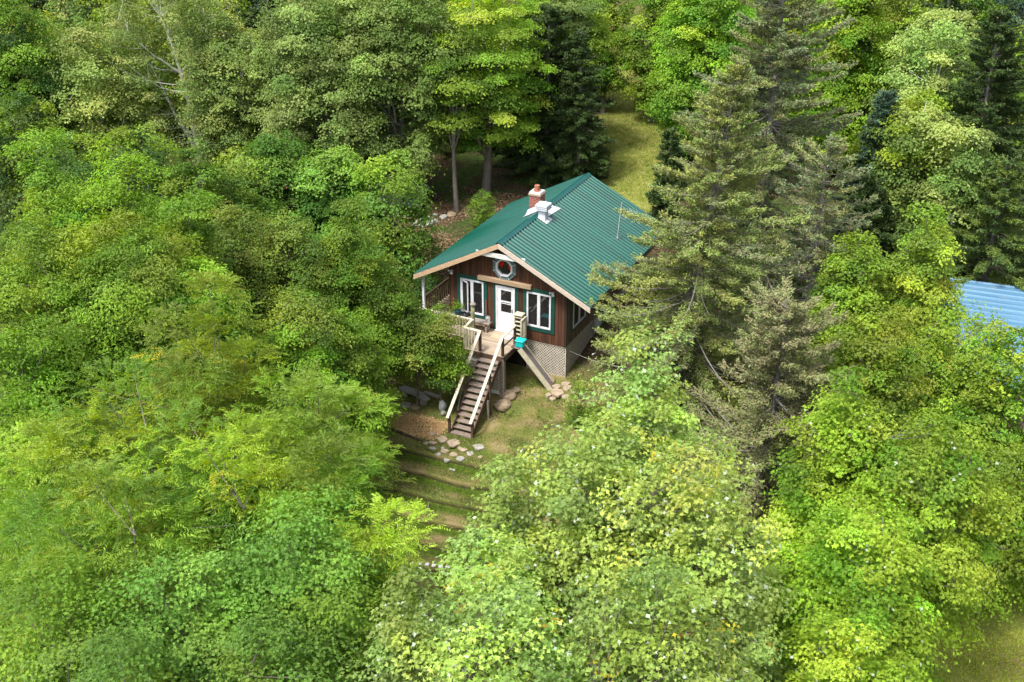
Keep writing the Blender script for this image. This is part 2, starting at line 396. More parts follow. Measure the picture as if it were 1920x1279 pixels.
def slope(side):
    x0, x1 = (PX, ERX) if side > 0 else (PX, ELX); s = sR if side > 0 else sL
    prof = []; y = YF; pitch = .256; rb, rh = .075, .045
    while y < YB - .02:
        prof += [(y, 0), (y + .055, 0), (y + .10, rh), (y + .13, rh), (y + .165, 0)]; y += pitch
    prof = [(min(a, YB), h) for a, h in prof] + [(YB, 0)]
    mb = MB(); n = len(prof); dx = x1 - x0
    nrm = Vector((s * side, 0, 1)).normalized()
    vs = []
    for (a, h) in prof: vs.append((x0 + nrm.x * h, a, rz(x0) + nrm.z * h))
    for (a, h) in prof: vs.append((x1 + nrm.x * h, a, rz(x1) + nrm.z * h))
    vs += [(x0, YF, rz(x0) - .03), (x0, YB, rz(x0) - .03), (x1, YF, rz(x1) - .03), (x1, YB, rz(x1) - .03)]
    fs = [(i, i + 1, n + i + 1, n + i) for i in range(n - 1)] + [(2 * n, 2 * n + 1, 2 * n + 3, 2 * n + 2)]
    mb.add(vs, fs); return mb


rr = slope(1).build('roof', M['roof'], cabin); rl = slope(-1).build('roof', M['roof'], cabin)
# underside boards and bargeboards
u = MB()
for x0, x1 in ((PX, ERX - .03), (ELX + .03, PX)):
    a0, a1 = rz(x0) - .035, rz(x1) - .035
    u.add([(x0, YF + .03, a0), (x1, YF + .03, a1), (x1, YB - .03, a1), (x0, YB - .03, a0), (x0, YF + .03, a0 - .06), (x1, YF + .03, a1 - .06), (x1, YB - .03, a1 - .06), (x0, YB - .03, a0 - .06)],
          [(0, 1, 2, 3), (4, 5, 6, 7), (0, 1, 5, 4), (2, 3, 7, 6), (1, 2, 6, 5), (0, 3, 7, 4)])
u.build('soffit', M['soffit'], cabin)
for x0, x1, mt, nm in ((PX, ERX, M['pale_fascia'], 'pale'), (ELX, PX, M['fascia'], 'tan')):
    for yy in (YF - .005, YB - .02):
        MB().add([(x0, yy - .03, rz(x0) - .02), (x1, yy - .03, rz(x1) - .02), (x1, yy - .03, rz(x1) - .24), (x0, yy - .03, rz(x0) - .24),
                  (x0, yy + .02, rz(x0) - .02), (x1, yy + .02, rz(x1) - .02), (x1, yy + .02, rz(x1) - .24), (x0, yy + .02, rz(x0) - .24)],
                 [(0, 1, 2, 3), (4, 5, 6, 7), (0, 1, 5, 4), (3, 2, 6, 7), (1, 2, 6, 5), (0, 3, 7, 4)]).build('bargeboard', mt, cabin)
MB().box(ERX - .03, ERX, YF + .02, YB - .05, ERZ - .24, ERZ - .04).build('eave_board', M['dark_wood'], cabin)
MB().box(ELX, ELX + .03, YF + .02, YB - .05, ELZ - .24, ELZ - .04).build('eave_board', M['dark_wood'], cabin)
rc = MB()
for sgn, s in ((1, sR), (-1, sL)):
    q = .17
    rc.add([(PX, YF - .03, PZ + .055), (PX + sgn * q, YF - .03, PZ + .045 - s * q), (PX + sgn * q, YB + .03, PZ + .045 - s * q), (PX, YB + .03, PZ + .055)], [(0, 1, 2, 3)])
rc.build('ridge_cap', M['ridge'], rr)
MB().beam((PX + .18, YF, rz(PX + .18) + .01), (PX + .18, YB, rz(PX + .18) + .01), .03, .05).build('closure_strip', M['black'], rr)
MB().beam((-4.05, YF + .06, 3.99), (-1.7, YF + .06, 3.99), .06, .2).build('collar_beam', M['white_rough'], cabin)
MB().beam((-4.22, -.09, 2.6), (-1.63, -.09, 2.6), .16, .2).build('porch_ledger', M['beam'], cabin, bevel=.01)


def window_front(x0, x1, z0, z1, open_left=False):
    w = MB(); c = .17; y = -.035
    w.box(x0 - c, x1 + c, y, 0, z1, z1 + c); w.box(x0 - c, x1 + c, y, 0, z0 - c * 1.1, z0); w.box(x0 - c, x0, y, 0, z0, z1); w.box(x1, x1 + c, y, 0, z0, z1)
    o = w.build('window', M['green_trim'], cabin)
    f = MB(); t = .075; y0, y1 = -.06, .01; xm = (x0 + x1) / 2
    f.box(x0, x1, y0, y1, z1 - t, z1); f.box(x0, x1, y0, y1, z0, z0 + t); f.box(x0, x0 + t, y0, y1, z0 + t, z1 - t); f.box(x1 - t, x1, y0, y1, z0 + t, z1 - t); f.box(xm - .07, xm + .07, y0, y1, z0 + t, z1 - t)
    f.build('frame', M['white'], o)
    if open_left:
        # the left casement stands a little open, hinged on its left side
        MB().box(x0 + t, xm - .07, -.004, .004, z0 + t, z1 - t).build('opening', M['dark'], o)  # near-black sheet in place of the unlit room
        a = R(-24); s = MB(); wd = xm - .07 - x0 - t - .01; u0 = Vector((x0 + t, -.03, 0)); d = Vector((math.cos(a), math.sin(a), 0))
        for p, q in ((0, .05), (wd - .05, wd)): s.beam(u0 + d * (p + q) / 2 + Vector((0, 0, z0 + t)), u0 + d * (p + q) / 2 + Vector((0, 0, z1 - t)), .05, .04, up=(-d.y, d.x, 0))
        for zz in (z0 + t + .025, z1 - t - .025): s.beam(u0 + Vector((0, 0, zz)), u0 + d * wd + Vector((0, 0, zz)), .04, .05)
        s.build('open_sash', M['white'], o)
        MB().beam(u0 + d * .05 + Vector((0, 0, (z0 + z1) / 2)), u0 + d * (wd - .05) + Vector((0, 0, (z0 + z1) / 2)), .008, z1 - z0 - 2 * t - .1).build('pane', M['glass'], o)
    else:
        MB().box(x0 + t, xm - .07, -.012, -.004, z0 + t, z1 - t).build('pane', M['glass'], o)
    MB().box(xm + .07, x1 - t, -.012, -.004, z0 + t, z1 - t).build('pane', M['glass'], o)
    return o


window_front(-1.87, -.72, .71, 2.36); window_front(-5.13, -3.98, .71, 2.36, True)
# side window on the weathered wall
o = MB(); y0, y1, z0, z1, c = .68, 2.1, .62, 2.0, .12
o.box(0, .03, y0 - c, y1 + c, z1, z1 + c).box(0, .03, y0 - c, y1 + c, z0 - c, z0).box(0, .03, y0 - c, y0, z0, z1).box(0, .03, y1, y1 + c, z0, z1)
o = o.build('window', M['green_trim'], cabin); f = MB(); t = .07; ym = (y0 + y1) / 2
f.box(0, .05, y0, y1, z1 - t, z1).box(0, .05, y0, y1, z0, z0 + t).box(0, .05, y0, y0 + t, z0 + t, z1 - t).box(0, .05, y1 - t, y1, z0 + t, z1 - t).box(0, .05, ym - .05, ym + .05, z0 + t, z1 - t)
f.build('frame', M['white'], o)
MB().box(.002, .012, y0 + t, ym - .05, z0 + t, z1 - t).build('pane', M['glass'], o); MB().box(.002, .012, ym + .05, y1 - t, z0 + t, z1 - t).build('pane', M['glass'], o)


# octagonal window
def ring(cx, cz, r0, r1, y0, y1, n=8, a0=math.pi / 8):
    vs = []
    for r in (r0, r1):
        for yy in (y0, y1):
            for k in range(n): a = a0 + 2 * math.pi * k / n; vs.append((cx + r * math.cos(a), yy, cz + r * math.sin(a)))
    fs = []
    for k in range(n):
        j = (k + 1) % n; fs += [(k, j, 2 * n + j, 2 * n + k), (n + k, 3 * n + k, 3 * n + j, n + j), (2 * n + k, 2 * n + j, 3 * n + j, 3 * n + k), (k, n + k, n + j, j)]
    return MB().add(vs, fs)


oc = ring(-2.93, 3.27, .41, .60, -.08, 0).build('octagonal_window', M['mirror'], cabin)
ring(-2.93, 3.27, .35, .43, -.13, -.02).build('frame', M['white'], oc)
a = [(-2.93 + .36 * math.cos(math.pi / 8 + k * math.pi / 4), 3.27 + .36 * math.sin(math.pi / 8 + k * math.pi / 4)) for k in range(8)]
MB().prism(a, -.03, -.02, 'y').build('pane', M['glass'], oc)
MB().prism([(-3.26, 3.40), (-3.06, 3.24), (-2.98, 3.42), (-3.04, 3.58), (-3.17, 3.56)], -.04, -.031, 'y').build('red_glass', M['redglass'], oc)
MB().prism([(-2.60, 3.42), (-2.66, 3.12), (-2.76, 3.3), (-2.74, 3.52), (-2.69, 3.56)], -.04, -.031, 'y').build('red_glass', M['redglass'], oc)
for k in range(8):
    a = math.pi / 8 + k * math.pi / 4; MB().beam((-2.93 + .43 * math.cos(a), -.085, 3.27 + .43 * math.sin(a)), (-2.93 + .60 * math.cos(a), -.085, 3.27 + .60 * math.sin(a)), .02, .015, up=(0, 1, 0)).build('trim_joint', M['white'], oc)

# door
d = MB(); c = .15
d.box(-3.37 - c, -3.37, -.03, 0, .15, 2.36).box(-2.44, -2.44 + c, -.03, 0, .15, 2.36).box(-3.37 - c, -2.44 + c, -.03, 0, 2.36, 2.44)
door = d.build('door', M['green_trim'], cabin)
MB().box(-3.37, -3.31, -.07, 0, .2, 2.36).box(-2.5, -2.44, -.07, 0, .2, 2.36).box(-3.31, -2.5, -.07, 0, 2.3, 2.36).build('frame', M['white'], door)
s = MB().box(-3.31, -3.12, -.05, -.01, .2, 2.3).box(-2.62, -2.5, -.05, -.01, .2, 2.3).box(-3.12, -2.62, -.05, -.01, .2, 1.12).box(-3.12, -2.62, -.05, -.01, 2.17, 2.3)
s.box(-3.12, -2.62, -.06, -.01, 1.60, 1.66).box(-3.12, -2.62, -.05, -.01, 1.52, 1.55)
s.build('door_leaf', M['white'], door)
MB().box(-3.12, -2.62, -.03, -.02, 1.12, 2.17).build('pane', M['glass'], door)
MB().tube([(-2.56, -.05, 1.2), (-2.56, -.1, 1.2), (-2.56, -.1, 1.32), (-2.56, -.05, 1.32)], .013, 6).build('handle', M['black'], door)
MB().box(-3.38, -2.43, -.16, 0, .155, .2).build('sill', M['white_rough'], door)
# spot lamps under the eaves
for x, z in ((-5.55, 2.62), (-.62, 2.52)):
    l = MB().tube([(x, 0, z), (x, -.10, z)], .04, 8); l = l.build('eave_lamp', M['white'], cabin)
    MB().tube([(x + .02, -.10, z), (x + .06, -.22, z - .05)], [.045, .07], 10).build('lamp_head', M['white'], l, smooth=False)
    MB().tube([(x - .04, -.10, z + .02), (x - .12, -.18, z + .02)], [.03, .045], 8).build('lamp_head', M['white'], l)


# chimney on the ridge, flashing and louvred vent beside it
ccx, ccy = -3.30, 4.05
ch = MB().box(ccx - .27, ccx + .27, ccy - .27, ccy + .27, rz(ccx - .31) - .05, 5.22).build('chimney', M['brick'], cabin)
MB().box(ccx - .31, ccx + .31, ccy - .31, ccy + .31, 5.22, 5.30).build('corbel', M['sandstone'], ch)
MB().box(ccx - .27, ccx + .27, ccy - .27, ccy + .27, 5.30, 5.37).build('chimney_cap', M['mortar'], ch)
MB().tube([(ccx, ccy, 5.37), (ccx, ccy, 5.44)], .16, 12).tube([(ccx, ccy, 5.44), (ccx, ccy, 5.64)], .12, 12).build('flue', M['clay'], ch)
fl = MB()
zz = [rz(ccx - .42), rz(ccx), rz(PX), rz(PX + .25)]
fl.add([(ccx - .42, ccy - .33, rz(ccx - .42) + .04), (PX, ccy - .33, PZ + .09), (PX, ccy - .33, PZ + .30), (ccx - .31, ccy - .33, rz(ccx - .31) + .27),
        (ccx - .42, ccy - .60, rz(ccx - .42) + .05), (PX, ccy - .60, PZ + .08)], [(0, 1, 2, 3), (0, 1, 5, 4)])
fl.add([(ccx + .33, ccy - .33, rz(ccx + .33) + .05), (ccx + .33, ccy + .33, rz(ccx + .33) + .05), (ccx + .33, ccy + .33, PZ + .28), (ccx + .33, ccy - .33, PZ + .28)], [(0, 1, 2, 3)])
fl.add([(PX - .05, ccy - .6, PZ + .075), (PX + .42, ccy - .6, rz(PX + .42) + .05), (PX + .5, ccy + .75, rz(PX + .5) + .05), (PX - .05, ccy + .4, PZ + .08)], [(0, 1, 2, 3)])
fo = fl.build('flashing', M['white_metal'], ch); so_ = fo.modifiers.new('thick', 'SOLIDIFY'); so_.thickness = .008
vx, vy = -2.62, 3.25; vz = rz(vx)
v = MB().box(vx - .17, vx + .17, vy - .17, vy + .17, vz - .1, vz + .48).build('roof_vent', M['white_metal'], cabin)
lv = MB()
for k in range(3):
    zb = vz + .44 + k * .085; lv.box(vx - .29 - .0 * k, vx + .29, vy - .29, vy + .29, zb, zb + .045)
    if k < 2: lv.box(vx - .24, vx + .24, vy - .24, vy + .24, zb + .045, zb + .085)
lv.build('louvre', M['white_metal'], v); MB().box(vx - .27, vx + .27, vy - .27, vy + .27, vz + .655, vz + .69).build('vent_cap', M['white'], v)
MB().add([(vx - .3, vy - .3, rz(vx - .3) + .045), (vx + .32, vy - .3, rz(vx + .32) + .045), (vx + .32, vy + .3, rz(vx + .32) + .045), (vx - .3, vy + .3, rz(vx - .3) + .045),
          (vx - .3, vy - .3, rz(vx - .3) + .02), (vx + .32, vy - .3, rz(vx + .32) + .02), (vx + .32, vy + .3, rz(vx + .32) + .02), (vx - .3, vy + .3, rz(vx - .3) + .02)],
         [(0, 1, 2, 3), (4, 5, 6, 7), (0, 1, 5, 4), (1, 2, 6, 5), (2, 3, 7, 6), (3, 0, 4, 7)]).build('vent_flange', M['white_metal'], v)
# aerial on the right slope
ax_, ay_ = .1, 5.59; az = rz(ax_)
an = MB().tube([(ax_, ay_, az), (ax_ + .12, ay_ + .05, az + 1.75)], .035, 8).build('aerial', M['galv'], cabin)
y2 = MB(); z_ = az + 1.35; y2.tube([(ax_ + .08, ay_, z_), (ax_ + .75, ay_ + .35, z_ - .05)], .012, 6)
for k in range(6):
    t = k / 5; p = Vector((ax_ + .15 + .6 * t, ay_ + .03 + .31 * t, z_)); q = Vector((-.2, .38, 0)) * (1 - .35 * t); y2.tube([p - q, p + q], .008, 5)
y2.tube([(ax_ + .07, ay_, z_ - .3), (ax_ + .3, ay_ + .1, z_ - .42), (ax_ + .22, ay_ + .3, z_ - .1)], .01, 5)
y2.build('antenna_rods', M['galv'], an)
MB().box(ax_ - .06, ax_ + .06, ay_ - .06, ay_ + .06, az - .02, az + .05).build('mast_foot', M['galv'], an)


# skirt: lattice in front and at the near side, pale panels further back
def lattice(a, b, z0a, z0b, z1, axis, pos, parent=cabin, out=-1):
    """crossing slats clipped to the quad a..b, bottom z0a..z0b, top z1"""
    mb = MB(); sp = .105; wd = .042; H = z1 - min(z0a, z0b)

    def bot(u): return z0a + (z0b - z0a) * (u - a) / (b - a)

    def P(u, z, off): return (u, pos + off, z) if axis == 'x' else (pos + off, u, z)
    for s, off in ((1, out * .008), (-1, out * .018)):
        t = a - H if s > 0 else a
        end = b if s > 0 else b + H
        while t < end:
            pts = []
            n = 14
            for i in range(n + 1):
                z = min(z0a, z0b) + H * i / n; uu = t + s * H * i / n
                if a <= uu <= b and z >= bot(uu): pts.append((uu, z))
            if len(pts) >= 2: mb.beam(P(*pts[0], off), P(*pts[-1], off), .008, wd, up=(0, 0, 1))
            t += sp * 1.3
    lo = mb.build('lattice', M['lattice'], parent)
    fr = MB(); fr.beam(P(a, z1 - .03, out * .03), P(b, z1 - .03, out * .03), .02, .06); fr.beam(P(a + .02, z1 - .06, out * .03), P(a + .02, z0a, out * .03), .02, .05, up=(0, 1, 0) if axis == 'y' else (1, 0, 0)); fr.beam(P(b - .02, z1 - .06, out * .03), P(b - .02, z0b, out * .03), .02, .05, up=(0, 1, 0) if axis == 'y' else (1, 0, 0))
    fr.build('lattice_frame', M['lattice'], lo); return lo


lattice(-1.9, 0, -1.55, -1.55, 0, 'x', .06)
lattice(0.06, 3.1, -1.6, -1.05, -.0, 'y', -.06, out=1)
MB().box(-5.7, -.12, .14, .2, -2.2, -.03).build('crawl_space_shade', M['dark'], cabin)  # near-black sheets stand in for the shade under the cabin
MB().box(-.16, -.12, .2, 8.6, -1.8, -.03).build('crawl_space_shade', M['dark'], cabin)
for y0, y1 in ((3.2, 4.25), (4.32, 5.4), (5.47, 6.6), (6.67, 8.5)):
    p = MB().box(-.06, 0, y0, y1, gz(0, y0) - .1, -.02).build('skirt_panel', M['foam'], cabin)
    MB().box(-.05, .03, y0 - .05, y0 + .02, gz(0, y0) - .1, -.0).box(-.05, .02, y0 + .02, y1 - .03, -.10, -.02).build('batten', M['grey_wood'], p)
MB().box(-.02, .04, 3.1, 8.6, -.03, .06).build('sill_board', M['grey_wood'], cabin)

# deck
DZ = .15
dk = MB().box(-3.86, -1.93, -2.24, 0, DZ - .045, DZ).box(-7.05, -3.86, -1.3, 0, DZ - .045, DZ).box(-7.05, -WD, 0, 8.4, DZ - .045, DZ)
deck = dk.build('deck', M['deck'], cabin)
rim = MB().box(-3.88, -1.90, -2.28, -2.24, DZ - .24, DZ - .005).box(-1.93, -1.89, -2.24, -.02, DZ - .24, DZ - .005).box(-3.90, -3.86, -2.24, -1.3, DZ - .24, DZ - .005).box(-7.08, -3.9, -1.34, -1.3, DZ - .24, DZ - .005)
for k in range(5): rim.box(-3.6 + k * .38, -3.56 + k * .38, -2.24, -.1, DZ - .23, DZ - .046)
rim.build('rim_joist', M['dark_wood'], deck)
for x, y in ((-2.02, -2.12), (-3.76, -2.12), (-6.9, -1.2), (-5.4, -1.2)):
    MB().box(x - .09, x + .09, y - .09, y + .09, gz(x, y) - .1, DZ - .24).build('support_post', M['grey_wood'], deck)
MB().box(-3.84, -2.15, -2.2, -2.17, -.32, -.1).build('white_board', M['white_rough'], deck)
MB().box(-3.84, -2.15, -2.2, -2.17, gz(-3, -2.2) + .08, gz(-3, -2.2) + .25).build('white_board', M['white_rough'], deck)
lattice(-3.84, -2.14, gz(-3, -2.2) + .25, gz(-3, -2.2) + .25, -.32, 'x', -2.17, deck)
MB().box(-3.84, -2.14, -2.08, -2.05, -2.0, -.12).build('dark_backing', M['dark'], deck)  # near-black sheet stands in for the shade under the deck
RT = 1.10


def post(x, y, z0, z1, m='dark_wood', w=.05, parent=deck):
    return MB().box(x - w, x + w, y - w, y + w, z0, z1).build('railing_post', M[m], parent)


post(-2.0, -2.16, DZ, RT - .03); post(-3.08, -2.16, DZ, RT - .03); post(-1.96, -1.05, DZ, RT - .03, 'dark_wood')
MB().beam((-1.97, -2.2, RT), (-1.97, -.95, RT), .13, .04).build('top_rail', M['rail'], deck)
MB().beam((-3.06, -2.16, RT), (-3.86, -2.1, RT), .13, .04).beam((-3.86, -2.16, RT + .002), (-3.9, -1.27, RT + .002), .12, .04).build('top_rail', M['rail'], deck)
MB().beam((-1.97, -2.1, .62), (-1.97, -1.1, .62), .04, .09).build('mid_rail', M['grey_wood'], deck)
post(-3.86, -2.13, DZ, RT - .03, 'rail', .035)
post(-3.9, -1.27, DZ, RT - .03, 'rail', .035)
MB().beam((-7.0, -1.27, RT - .005), (-3.95, -1.27, RT - .005), .10, .04).build('top_rail', M['rail'], deck)
for i in range(5): x = -3.2 - i * .14; MB().box(x - .02, x + .02, -2.19, -2.15, DZ, RT - .02).build('baluster', M['rail'], deck)
for i in range(5): y = -1.98 + i * .14; MB().box(-3.9, -3.86, y - .02, y + .02, DZ, RT - .02).build('baluster', M['rail'], deck)
for i in range(20): x = -6.9 + i * .148; MB().box(x - .02, x + .02, -1.29, -1.25, DZ, RT - .025).build('baluster', M['rail'], deck)
# side porch
MB().box(-6.94, -6.84, -.35, -.25, DZ, ELZ - .14 + .12).build('porch_post', M['white'], cabin)
MB().box(-6.94, -6.86, 4.2, 4.28, DZ, ELZ).build('porch_post', M['white'], cabin)
MB().beam((-7.0, -.2, 1.05), (-7.0, 8.2, 1.05), .08, .05).build('top_rail', M['dark_wood'], deck)
for i in range(40): y = -.1 + i * .2; MB().box(-7.02, -6.98, y - .02, y + .02, DZ, 1.03).build('baluster', M['dark_wood'], deck)

# staircase: 13 open treads between stringers
N_T = 12; xs0, xs1 = -3.0, -2.06; y_t, z_t, y_b, z_b = -2.3, DZ, -5.0, -2.38
st = MB()
for x in (xs0 + .0, xs1 - .0): st.beam((x, y_t - .02, z_t - .22), (x, y_b + .1, z_b + .08), .045, .26)
stair = st.build('staircase', M['dark_wood'], cabin)
for i in range(N_T):
    t = (i + 1) / (N_T + 1); y = y_t + (y_b - y_t) * t + .06; z = z_t + (z_b + .16 - z_t) * t * 1.04
    MB().box(xs0 - .02, xs1 + .02, y - .16, y + .13, z - .045, z).build('tread', M['tread'], stair, bevel=.008)
MB().box(xs0 - .02, xs1 + .02, y_b - .10, y_b + .2, z_b + .02, z_b + .07).build('tread', M['tread'], stair)
for x in (xs0 - .09, xs1 + .06):
    MB().box(x - .05, x + .05, y_b - .08, y_b + .02, z_b - .05, z_b + .83).build('stair_post', M['dark_wood'], stair)
    ym = (y_t + y_b) / 2 + .25; zm = z_t + (z_b - z_t) * ((ym - y_t) / (y_b - y_t))
    MB().box(x - .045, x + .045, ym - .045, ym + .045, gz(x, ym) - .05, zm + .86).build('stair_post', M['dark_wood'], stair)
    MB().beam((x, -2.14, RT + .01), (x, y_b - .2, z_b + .80), .13, .045).build('handrail', M['rail'], stair)
MB().box(-1.98, -1.90, -3.72, -3.64, gz(-1.95, -3.7) - .1, -1.25).build('stake', M['grey_wood'], stair)
MB().beam((-3.62, -2.3, -.3), (-3.3, -3.9, -1.95), .05, .1).build('side_brace', M['grey_wood'], stair)
MB().tube([(-1.93, -2.3, 0.05), (-1.86, -2.38, -.05), (-1.86, -2.38, -1.75)], .03, 8).build('drain_pipe', M['grey_wood'], deck)


# ------------------------------------------------------------------ things on the deck
def rock(rx, ry, rz_, seed, n=4, rough=.38):
    import bmesh
    bm = bmesh.new(); bmesh.ops.create_icosphere(bm, subdivisions=n, radius=1); rnd = random.Random(seed)
    ph = [(Vector((rnd.gauss(0, 1), rnd.gauss(0, 1), rnd.gauss(0, 1))) * 1.4, rnd.random() * 6) for _ in range(7)]
    for v in bm.verts:
        k = 1 + rough * sum(math.sin(v.co.dot(a) + p) for a, p in ph) / 5
        k += rough * .25 * sum(math.sin(v.co.dot(a) * 3.1 + p * 2) for a, p in ph[:4]) / 3
        v.co = Vector((v.co.x * rx, v.co.y * ry, v.co.z * rz_)) * k
    mb = MB(); mb.v = [tuple(v.co) for v in bm.verts]; mb.f = [tuple(v.index for v in f.verts) for f in bm.faces]; bm.free(); return mb


def place(mb, name, m, loc, rot=0, smooth=False, **t):
    o = mb.build(name, m, smooth=smooth); o.location = loc; o.rotation_euler = (0, 0, rot); tag(o, **t); return o


b = empty('bench', (-4.6, -.32, DZ)); tag(b, 'long low grey wooden bench on the deck along the cabin front', 'bench')
MB().box(-6.0, -3.5, -.52, -.35, .555, .60).box(-6.0, -3.5, -.33, -.16, .555, .60).build('seat', M['grey_wood'], b)
for x in (-5.9, -4.8, -3.65): MB().box(x - .04, x + .04, -.5, -.18, DZ, .555).build('leg', M['grey_wood'], b)
MB().box(-5.9, -3.6, -.5, -.47, .44, .555).build('apron', M['beam'], b)

j = empty('jar', (-3.62, -.36, .60)); tag(j, 'silver metal canister with lid on the right end of the bench', 'canister')
MB().tube([(-3.62, -.36, .60), (-3.62, -.36, .86)], [.10, .11], 14).build('body', M['galv'], j, smooth=False); MB().tube([(-3.62, -.36, .86), (-3.62, -.36, .90)], [.115, .09], 14).build('lid', M['galv'], j)

br = empty('broom', (-3.72, -.1, DZ)); tag(br, 'red handled broom leaning between the left window and the door', 'broom')
MB().tube([(-3.69, -.44, .32), (-3.86, -.05, 1.55)], .016, 8).build('handle', M['red'], br); MB().beam((-3.67, -.47, DZ), (-3.68, -.44, .32), .20, .05, up=(0, 1, 0)).build('brush', M['dark_wood'], br)

pl = empty('planter', (-4.95, -.34, .6)); tag(pl, 'dark plant pots with leafy stems standing on the bench under left window', 'plant pot')
MB().tube([(-5.15, -.34, .6), (-5.15, -.34, .86)], [.10, .15], 12).build('pot', M['bluepot'], pl)


def sprig(cx, cy, cz, h, r, n, seed, c, size=.05):
    rg = np.random.default_rng(seed); P = np.stack([cx + rg.normal(0, r, n), cy + rg.normal(0, r * .6, n), cz + h * rg.random(n)], -1)
    return P


cb = empty('dog_statue', (-4.72, -.42, .6)); tag(cb, 'black lumpy figure with upright tail sitting on the bench', 'figure')
cb_body = rock(.16, .11, .13, 5); o = cb_body.build('body', M['black'], cb, smooth=True, local=True); o.location = (0, 0, .14)
hd = rock(.07, .07, .08, 6).build('head', M['black'], cb, smooth=True, local=True); hd.location = (.17, -.02, .30)
for dx in (-.09, .09): MB().tube([(-4.72 + dx, -.50, .62), (-4.72 + dx * 1.2, -.58, .42)], [.04, .03], 8).build('leg', M['black'], cb)

pc = empty('carved_post', (-4.05, -.95, DZ)); tag(pc, 'greenish weathered log post standing on the deck by the railing corner', 'post')
MB().tube([(-4.05, -.95, DZ), (-4.04, -.95, .7), (-4.06, -.95, 1.2), (-4.04, -.95, 1.62)], [.10, .085, .095, .08], 10).build('log', surf('mossy log', (.14, .15, .07), (.34, .32, .18), .9, 7, bump=.8), pc, smooth=True)
MB().tube([(-4.04, -.95, 1.62), (-4.04, -.95, 1.68), (-4.04, -.95, 1.76)], [.12, .14, .06], 10).build('cap', M['grey_wood'], pc)

for x0, y0, wd, mt, lb in ((-3.05, -.62, .5, 'mat1', 'tan doormat on the deck in front of the left half of door'), (-2.52, -.5, .36, 'mat2', 'pale doormat on the deck near the white shelf')):
    place(MB().box(-wd / 2, wd / 2, -.2, .2, 0, .018), 'doormat', M[mt], (x0, y0, DZ + .001), label=lb, cat='doormat')

# slatted shelf unit and gate beside the door
sh = empty('shelf_rack', (-2.1, -.35, DZ)); tag(sh, 'narrow cream wooden shelf rack with open shelves right of the door', 'shelf')
MB().box(-2.26, -2.23, -.5, -.18, DZ, 1.32).box(-1.93, -1.90, -.5, -.18, DZ, 1.32).build('side_panel', M['rail'], sh)
for k in range(6): MB().box(-2.23, -1.93, -.5, -.18, DZ + .05 + k * .2, DZ + .08 + k * .2).build('shelf', M['rail'], sh)
MB().box(-2.28, -1.88, -.52, -.16, 1.32, 1.36).build('top', M['rail'], sh)
for k in range(1, 5): MB().tube([(-2.2, -.4, DZ + .12 + k * .2), (-1.96, -.4, DZ + .12 + k * .2)], .045, 8).build('stored_shoes', M['black'], sh)
gt = empty('deck_gate', (-1.82, -.5, DZ)); tag(gt, 'small upright cream wooden gate frame between shelf rack and right window', 'gate')
MB().box(-1.84, -1.78, -.75, -.69, DZ - .1, 1.25).box(-1.84, -1.78, -.3, -.24, DZ - .1, 1.25).box(-1.84, -1.78, -.69, -.3, 1.17, 1.25).box(-1.83, -1.79, -.69, -.3, .3, .36).build('frame', M['rail'], gt)
for k in range(3): MB().box(-1.825, -1.795, -.64 + k * .12, -.60 + k * .12, .36, 1.17).build('picket', M['rail'], gt)

# turquoise bin
def binmesh():
    return MB().tube([(0, 0, 0), (0, 0, .26), (0, 0, .28)], [.17, .205, .22], 16)
bn = empty('plastic_bin', (-1.55, -1.32, .30)); tag(bn, 'turquoise plastic bin resting at the top of the slide', 'bin')
MB().prism([(-1.73, -1.48), (-1.39, -1.48), (-1.37, -1.16), (-1.75, -1.16)], .34, .62, 'z').build('tub', M['teal'], bn, bevel=.03)
MB().prism([(-1.76, -1.51), (-1.36, -1.51), (-1.34, -1.13), (-1.78, -1.13)], .62, .66, 'z').build('lid', M['teal'], bn, bevel=.015)

# the slide
sl_ = empty('slide', (-.3, -.7, gz(-.3, -.7))); tag(sl_, 'sloping wooden slide with grey bed and cream sides leading down to the stones', 'slide')
A = Vector((-1.60, -1.22, .36)); B = Vector((-.22, -.72, -1.52))
B = Vector((-.28, -.78, gz(-.28, -.78) + .05))
dd = (B - A).normalized(); sx = dd.cross(Vector((0, 0, 1))).normalized()
MB().beam(A, B, .60, .05).build('bed', M['slide_top'], sl_)
for q in (-.325, .325): MB().beam(A + sx * q + Vector((0, 0, -.07)), B + sx * q + Vector((0, 0, -.07)), .04, .22).build('side_board', M['rail'], sl_)
MB().box(-1.93, -1.55, -1.5, -.95, .27, .31).build('platform', M['grey_wood'], sl_)

# ------------------------------------------------------------------ garden things
for i, (x, y, rx, ry, rz_, lb) in enumerate(((-1.72, -2.70, .33, .34, .22, 'large tan boulder lowest in the row right of the stairs'), (-1.84, -2.08, .32, .38, .22, 'tan boulder in the middle of the row right of the stairs'),
                                            (-1.72, -1.50, .22, .24, .2, 'small tan boulder at the top of the row under the deck post'), (-.9, -.35, .5, .22, .24, 'long buried tan boulder behind the slide against the lattice'))):
    place(rock(rx, ry, rz_, 20 + i), 'boulder', M['boulder'], (x, y, gz(x, y) + rz_ * .15), i, True, label=lb, cat='boulder', group='boulders beside the stairs')


